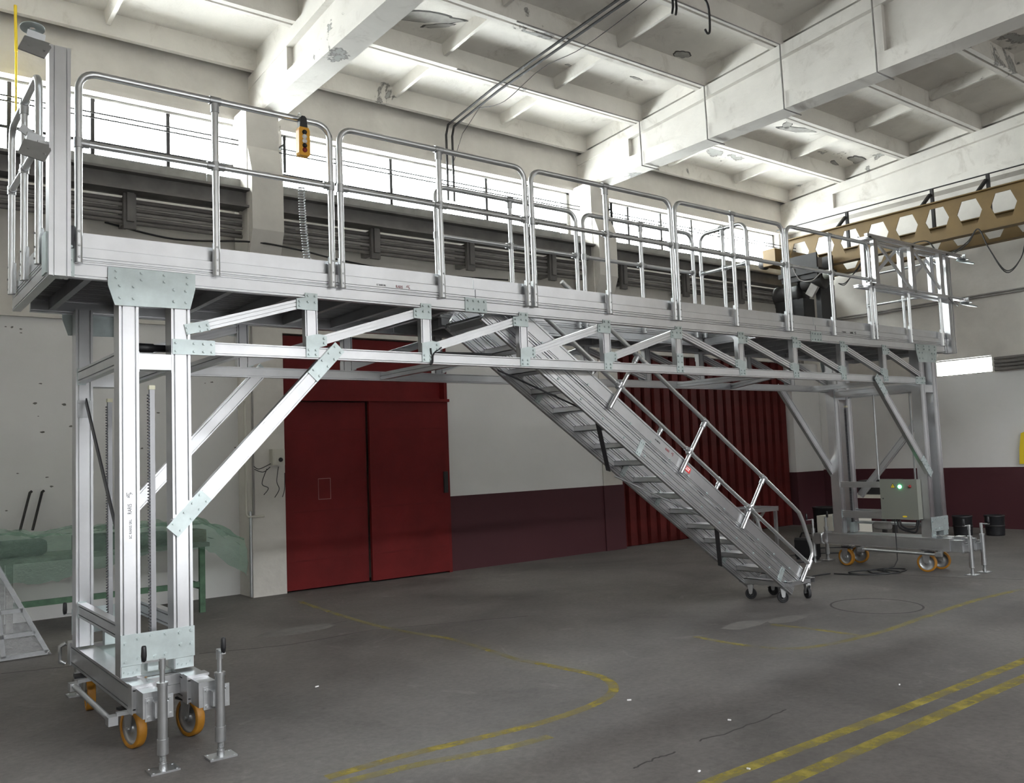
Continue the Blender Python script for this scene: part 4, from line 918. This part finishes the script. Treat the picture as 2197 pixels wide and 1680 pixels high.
brace2((4.735, YFAR-.02, 1.375), (5.475, YN+.02, .93), False, STEEL); brace2((5.58, YN+.02, .84), (6.187, YFAR-.02, .385), True, DARKST)
# rolling base
for x in (6.60, 6.99):
    MB().box(x-.045, x+.045, .06, .66, .215, .222).box(x-.045, x-.039, .06, .66, .165, .222).box(x+.039, x+.045, .06, .66, .165, .222).build('base_channel', ALU, st)
for y in (.075, .60): MB().box(6.645, 6.945, y, y+.045, .172, .212).build('base_rail', ALU, st)
for x, y, rz in ((6.60, .55, .5), (6.62, .17, .9), (6.99, .13, -.5), (6.95, .52, .3)): caster(x, y, rz, st, .058, .032, RUBBER, .165, False)
# print and label on the near stringer
o = V((4.72, YN-.0015, 4.845-.6845*4.72))+pn*.098
text('maker_lettering', 'SC RARIS SRL', .017, o, dn, pn, BLACKP, st, .75)
text('maker_lettering', 'RARIS', .030, o+dn*.155-pn*.004, dn, pn, REDP, st, .75)
swoosh(o+dn*.245-pn*.003, dn, pn, REDP, st)
lo = V((5.13, YN-.0005, 4.845-.6845*5.13))+pn*.10
lb = MB().prism([(-.048, -.026), (.048, -.026), (.048, .026), (-.048, .026)], lo, dn, pn, (0, -.0015, 0)).build('red_label', REDL, st)
p = MB()
for row, ws in ((.010, (.014, .008, .012, .02)), (-.008, (.01, .016, .008, .014))):
    a = -.038
    for w_ in ws: p.prism([(a, row-.005), (a+w_, row-.005), (a+w_, row+.006), (a, row+.006)], lo, dn, pn, (0, -.0025, 0)); a += w_+.006
p.build('label_print', WHITEP, lb)

# ================================================================== LOOSE THINGS IN THE HALL
# workbench with plastic sheet
be = thing('workbench', (1.1, 4.85, 0), 'old workbench with green legs along the grey wall', 'workbench')
MB().box(-.3, 2.26, 4.58, 5.25, .72, .765).build('bench_top', WOOD, be)
for x in (.30, 2.18):
    for y in (4.61, 5.18): MB().box(x-.03, x+.03, y-.025, y+.025, 0, .72).build('bench_leg', GREENLEG if x > 1 else WOOD, be)
MB().box(.3, 2.18, 4.60, 4.63, .28, .34).build('bench_stretcher', GREENLEG, be); MB().box(2.16, 2.2, 4.61, 5.18, .25, .31).build('bench_stretcher', GREENLEG, be)
MB().box(.95, 1.5, 4.75, 5.1, .768, .93).build('parts_crate', STONE, label='dark crate of parts lying under the green sheet', cat='crate')
MB().lathe((.2, 4.76, .858), (1, 0, 0), [(.0001, 0), (.085, 0), (.09, .05), (.09, .4), (.06, .45), (.0001, .45)], 18).build('motor_casing', STONE, label='dark rounded motor casing at the bench end under the sheet', cat='motor')
MB().box(1.95, 2.27, 4.72, 5.08, .768, .90).build('cardboard_box', CARDB, label='brown box on the bench end under the clear part of the sheet', cat='box')
MB().box(1.6, 1.9, 4.8, 5.1, .768, .9).build('metal_bin', STONE, label='dark metal bin beside the brown box under the sheet', cat='bin')
from mathutils import noise as NZ
sh = MB(); nx, ny = 150, 64; vs = []
for i in range(nx+1):
    X_ = -.35+3.0*i/nx
    for j in range(ny+1):
        t_ = j/ny
        if t_ < .55: Y_ = 5.3-(5.3-4.50)*t_/.55; Z_ = 1.0-.03*math.sin(t_*5)
        else: k = (t_-.55)/.45; Y_ = 4.50-.05*math.sin(k*3); Z_ = .95-(.34+.10*math.sin(X_*2.2+.5)+.10*max(0, X_-1.75))*k
        if X_ > 2.30: k = min(1, (X_-2.30)/.35); Z_ -= k*.26*(1-.4*t_)
        p = V((X_, t_*1.3, 0)); n_ = NZ.noise(p*2.2)*.6+abs(NZ.noise(p*5+V((9, 0, 0))))*.5-abs(NZ.noise(p*11))*.25
        vs.append((X_+.03*NZ.noise(p*6+V((0, 5, 0))), min(5.5, Y_-.07*max(-.3, n_)*(1 if t_ > .5 else .3)), Z_+.10*n_+.01))
sh.add(vs, [(i*(ny+1)+j, (i+1)*(ny+1)+j, (i+1)*(ny+1)+j+1, i*(ny+1)+j+1) for i in range(nx) for j in range(ny)], True)
so = sh.build('plastic_sheet', GREENFILM, label='crumpled green translucent plastic sheet draped over the workbench', cat='plastic sheet')
for x0, x1 in ((.48, .62), (.60, .74)):
    MB().tube([(x0+.02, 5.38, 1.0), (x1, 5.56, 1.40), (x1+.02, 5.57, 1.415)], .014, 8).build('steel_rod', IRON, label='thin dark rod leaning behind the bench, nearer the '+('platform leg' if x0 > .5 else 'wrapped frame'), cat='rod', group='rods leaning behind the bench')
# film wrapped frame at the far left
wf_ = thing('wrapped_frame', (-.4, 3.43, 0), 'slanted metal frame wrapped in clear stretch film beside the bench', 'wrapped frame')
def FB(a, b_, r=.018): return MB().obox((V(a)+V(b_))/2, ((V(b_)-V(a)).normalized(), (0, 1, 0), (V(b_)-V(a)).normalized().cross(V((0, 1, 0)))), ((V(b_)-V(a)).length/2, .02, r))
FB((.44, 3.43, .03), (-.42, 3.43, 1.75)).build('frame_bar', STEEL, wf_); FB((.44, 3.43, .03), (-1.2, 3.43, .0202)).build('frame_bar', STEEL, wf_)
FB((.10, 3.43, .03), (.02, 3.43, .83)).build('frame_bar', STEEL, wf_); FB((-.5, 3.43, .42), (.245, 3.43, .42)).build('frame_bar', STEEL, wf_); FB((-.5, 3.43, .21), (.34, 3.43, .21)).build('frame_bar', STEEL, wf_); FB((-1.2, 3.43, .03), (-1.2, 3.43, 1.75)).build('frame_bar', STEEL, wf_); FB((-1.2, 3.43, 1.75), (-.42, 3.43, 1.75)).build('frame_bar', STEEL, wf_)
for y, s in ((3.398, 1), (3.462, -1)):
    mb = MB(); n = 26; vs = []
    for i in range(n+1):
        for j in range(n+1):
            u_, v_ = i/n, j/n; z = .01+1.75*v_; xr = .47-.86*v_; x = -1.22+(xr+1.22)*u_
            vs.append((x, y+.010*math.sin(17*u_+9*v_)*math.sin(11*v_+5*u_), z))
    mb.add(vs, [(i*(n+1)+j, (i+1)*(n+1)+j, (i+1)*(n+1)+j+1, i*(n+1)+j+1) for i in range(n) for j in range(n)], True).build('stretch_film', CLEARFILM, wf_)
# small profile table, welder, cables, bins
tb = thing('profile_table', (10.6, 3.6, 0), 'small aluminium profile table frame standing behind the stair', 'table')
for x in (10.15, 10.9):
    for y in (3.3, 3.75): MB().beam((x, y-.02, 0), (x, y-.02, .56), FR, .045, .045, (.3, .7), .006, .008).build('table_leg', ALU, tb)
for y in (3.28, 3.73): MB().beam((10.08, y, .60), (10.96, y, .60), FR, .07, .045, (.25, .75), .006, .01).build('table_rail', ALU, tb)
for x in (10.12, 10.92): MB().box(x-.022, x+.022, 3.326, 3.728, .565, .635).build('table_rail', ALU, tb)
MB().beam((10.3, 3.49, .02), (10.88, 3.49, .55), FR, .04, .03, (), .006, .01).build('table_brace', ALU, tb)
we = thing('welding_machine', (9.72, 1.85, 0), 'black box-shaped welding machine on the floor beyond the stair foot', 'welding machine')
MB().prism([(-.07, .03), (.07, .03), (.085, .05), (.085, .27), (.065, .30), (-.065, .30), (-.085, .27), (-.085, .05)], (9.72, 1.8, 0), (1, 0, 0), (0, 0, 1), (0, .3, 0)).build('casing', BLACK, we)
MB().tube([(9.72, 1.83, .30), (9.72, 1.84, .36), (9.72, 2.02, .37), (9.72, 2.06, .30)], .013, 8).build('carry_handle', BLACK, we)
MB().box(9.64, 9.80, 1.82, 1.85, 0, .03).box(9.64, 9.80, 2.05, 2.08, 0, .03).build('foot_rail', RUBBER, we)
for z in (.1, .2): MB().lathe((9.68, 1.8, z), (0, -1, 0), [(.02, 0), (.02, .012), (.0001, .014)], 12).build('socket', IRON, we)
def floorcable(pts, label, r=.008):
    MB().tube(spline([(x, y, r+.001) for x, y in pts], 7), r, 6).build('floor_cable', BLACK, label=label, cat='cable')
lo_ = [(8.66, .88), (8.75, .62), (8.95, .42), (9.2, .32), (9.28, .5), (9.1, .75), (8.85, .8), (8.8, .6), (9.0, .38), (9.3, .35), (9.5, .42), (9.42, .62), (9.15, .70), (8.98, .55), (9.1, .40), (9.2, .60), (9.20, .62)]
floorcable(lo_, 'black cable lying in loose loops on the floor under the far leg')
floorcable([(7.3, .85), (7.8, .8), (8.3, .95), (8.64, .92)], 'black cable running along the floor from the stair foot')
floorcable([(9.5, 1.75), (9.3, 1.9), (9.25, 2.3), (9.7, 2.45), (10.3, 2.2), (10.9, 1.8), (11.2, 2.3), (10.6, 2.8)], 'black cable curling on the floor around the welding machine')
def bin_(x, y, r, h, label):
    t_ = thing('waste_drum', (x, y, 0), label, 'drum')
    MB().lathe((x, y, 0), (0, 0, 1), [(.0001, 0), (r*.92, 0), (r*.94, .02), (r, h-.03), (r*1.05, h-.02), (r*1.05, h), (r*.97, h), (r*.9, .04), (.0001, .04)], 22).build('drum_shell', BLACK, t_)
    MB().lathe((x, y, h*.45), (0, 0, 1), [(r*.97, 0), (r*1.03, .012), (r*.98, .024)], 22).build('drum_hoop', IRON, t_)
bin_(13.0, 3.75, .22, .48, 'black drum against the maroon wall beside the far leg')
bin_(13.75, 1.70, .15, .33, 'black drum behind the stabiliser jacks, farther from the yellow cloth')
bin_(14.05, 1.32, .15, .33, 'black drum standing beneath the yellow cloth')
sb = thing('side_bench', (12.6, 3.2, 0), 'low workbench with clutter behind the control cabinet', 'workbench')
MB().box(12.2, 13.4, 2.0, 2.9, .70, .75).build('bench_top', WHITEBOX, sb)
for x in (12.25, 13.35):
    for y in (2.05, 2.85): MB().box(x-.03, x+.03, y-.03, y+.03, 0, .70).build('bench_leg', IRON, sb)
MB().box(12.35, 12.9, 2.2, 2.7, .752, .98).build('tool_case', BLACK, label='black tool case on the low bench behind the cabinet', cat='case')
MB().box(11.5, 12.1, 2.35, 2.95, .0, .45).build('white_crate', WHITEBOX, label='cream crate on the floor in front of the low bench', cat='crate')
MB().prism([(-.10, 1.13), (.14, 1.13), (.12, 1.4), (.08, 1.66), (-.02, 1.70), (-.07, 1.5)], (XR-.09, 1.16, 0), (0, 1, 0), (0, 0, 1), (.06, 0, 0)).build('yellow_cloth', YSIGN, label='bright yellow cloth hanging on the right wall', cat='cloth')
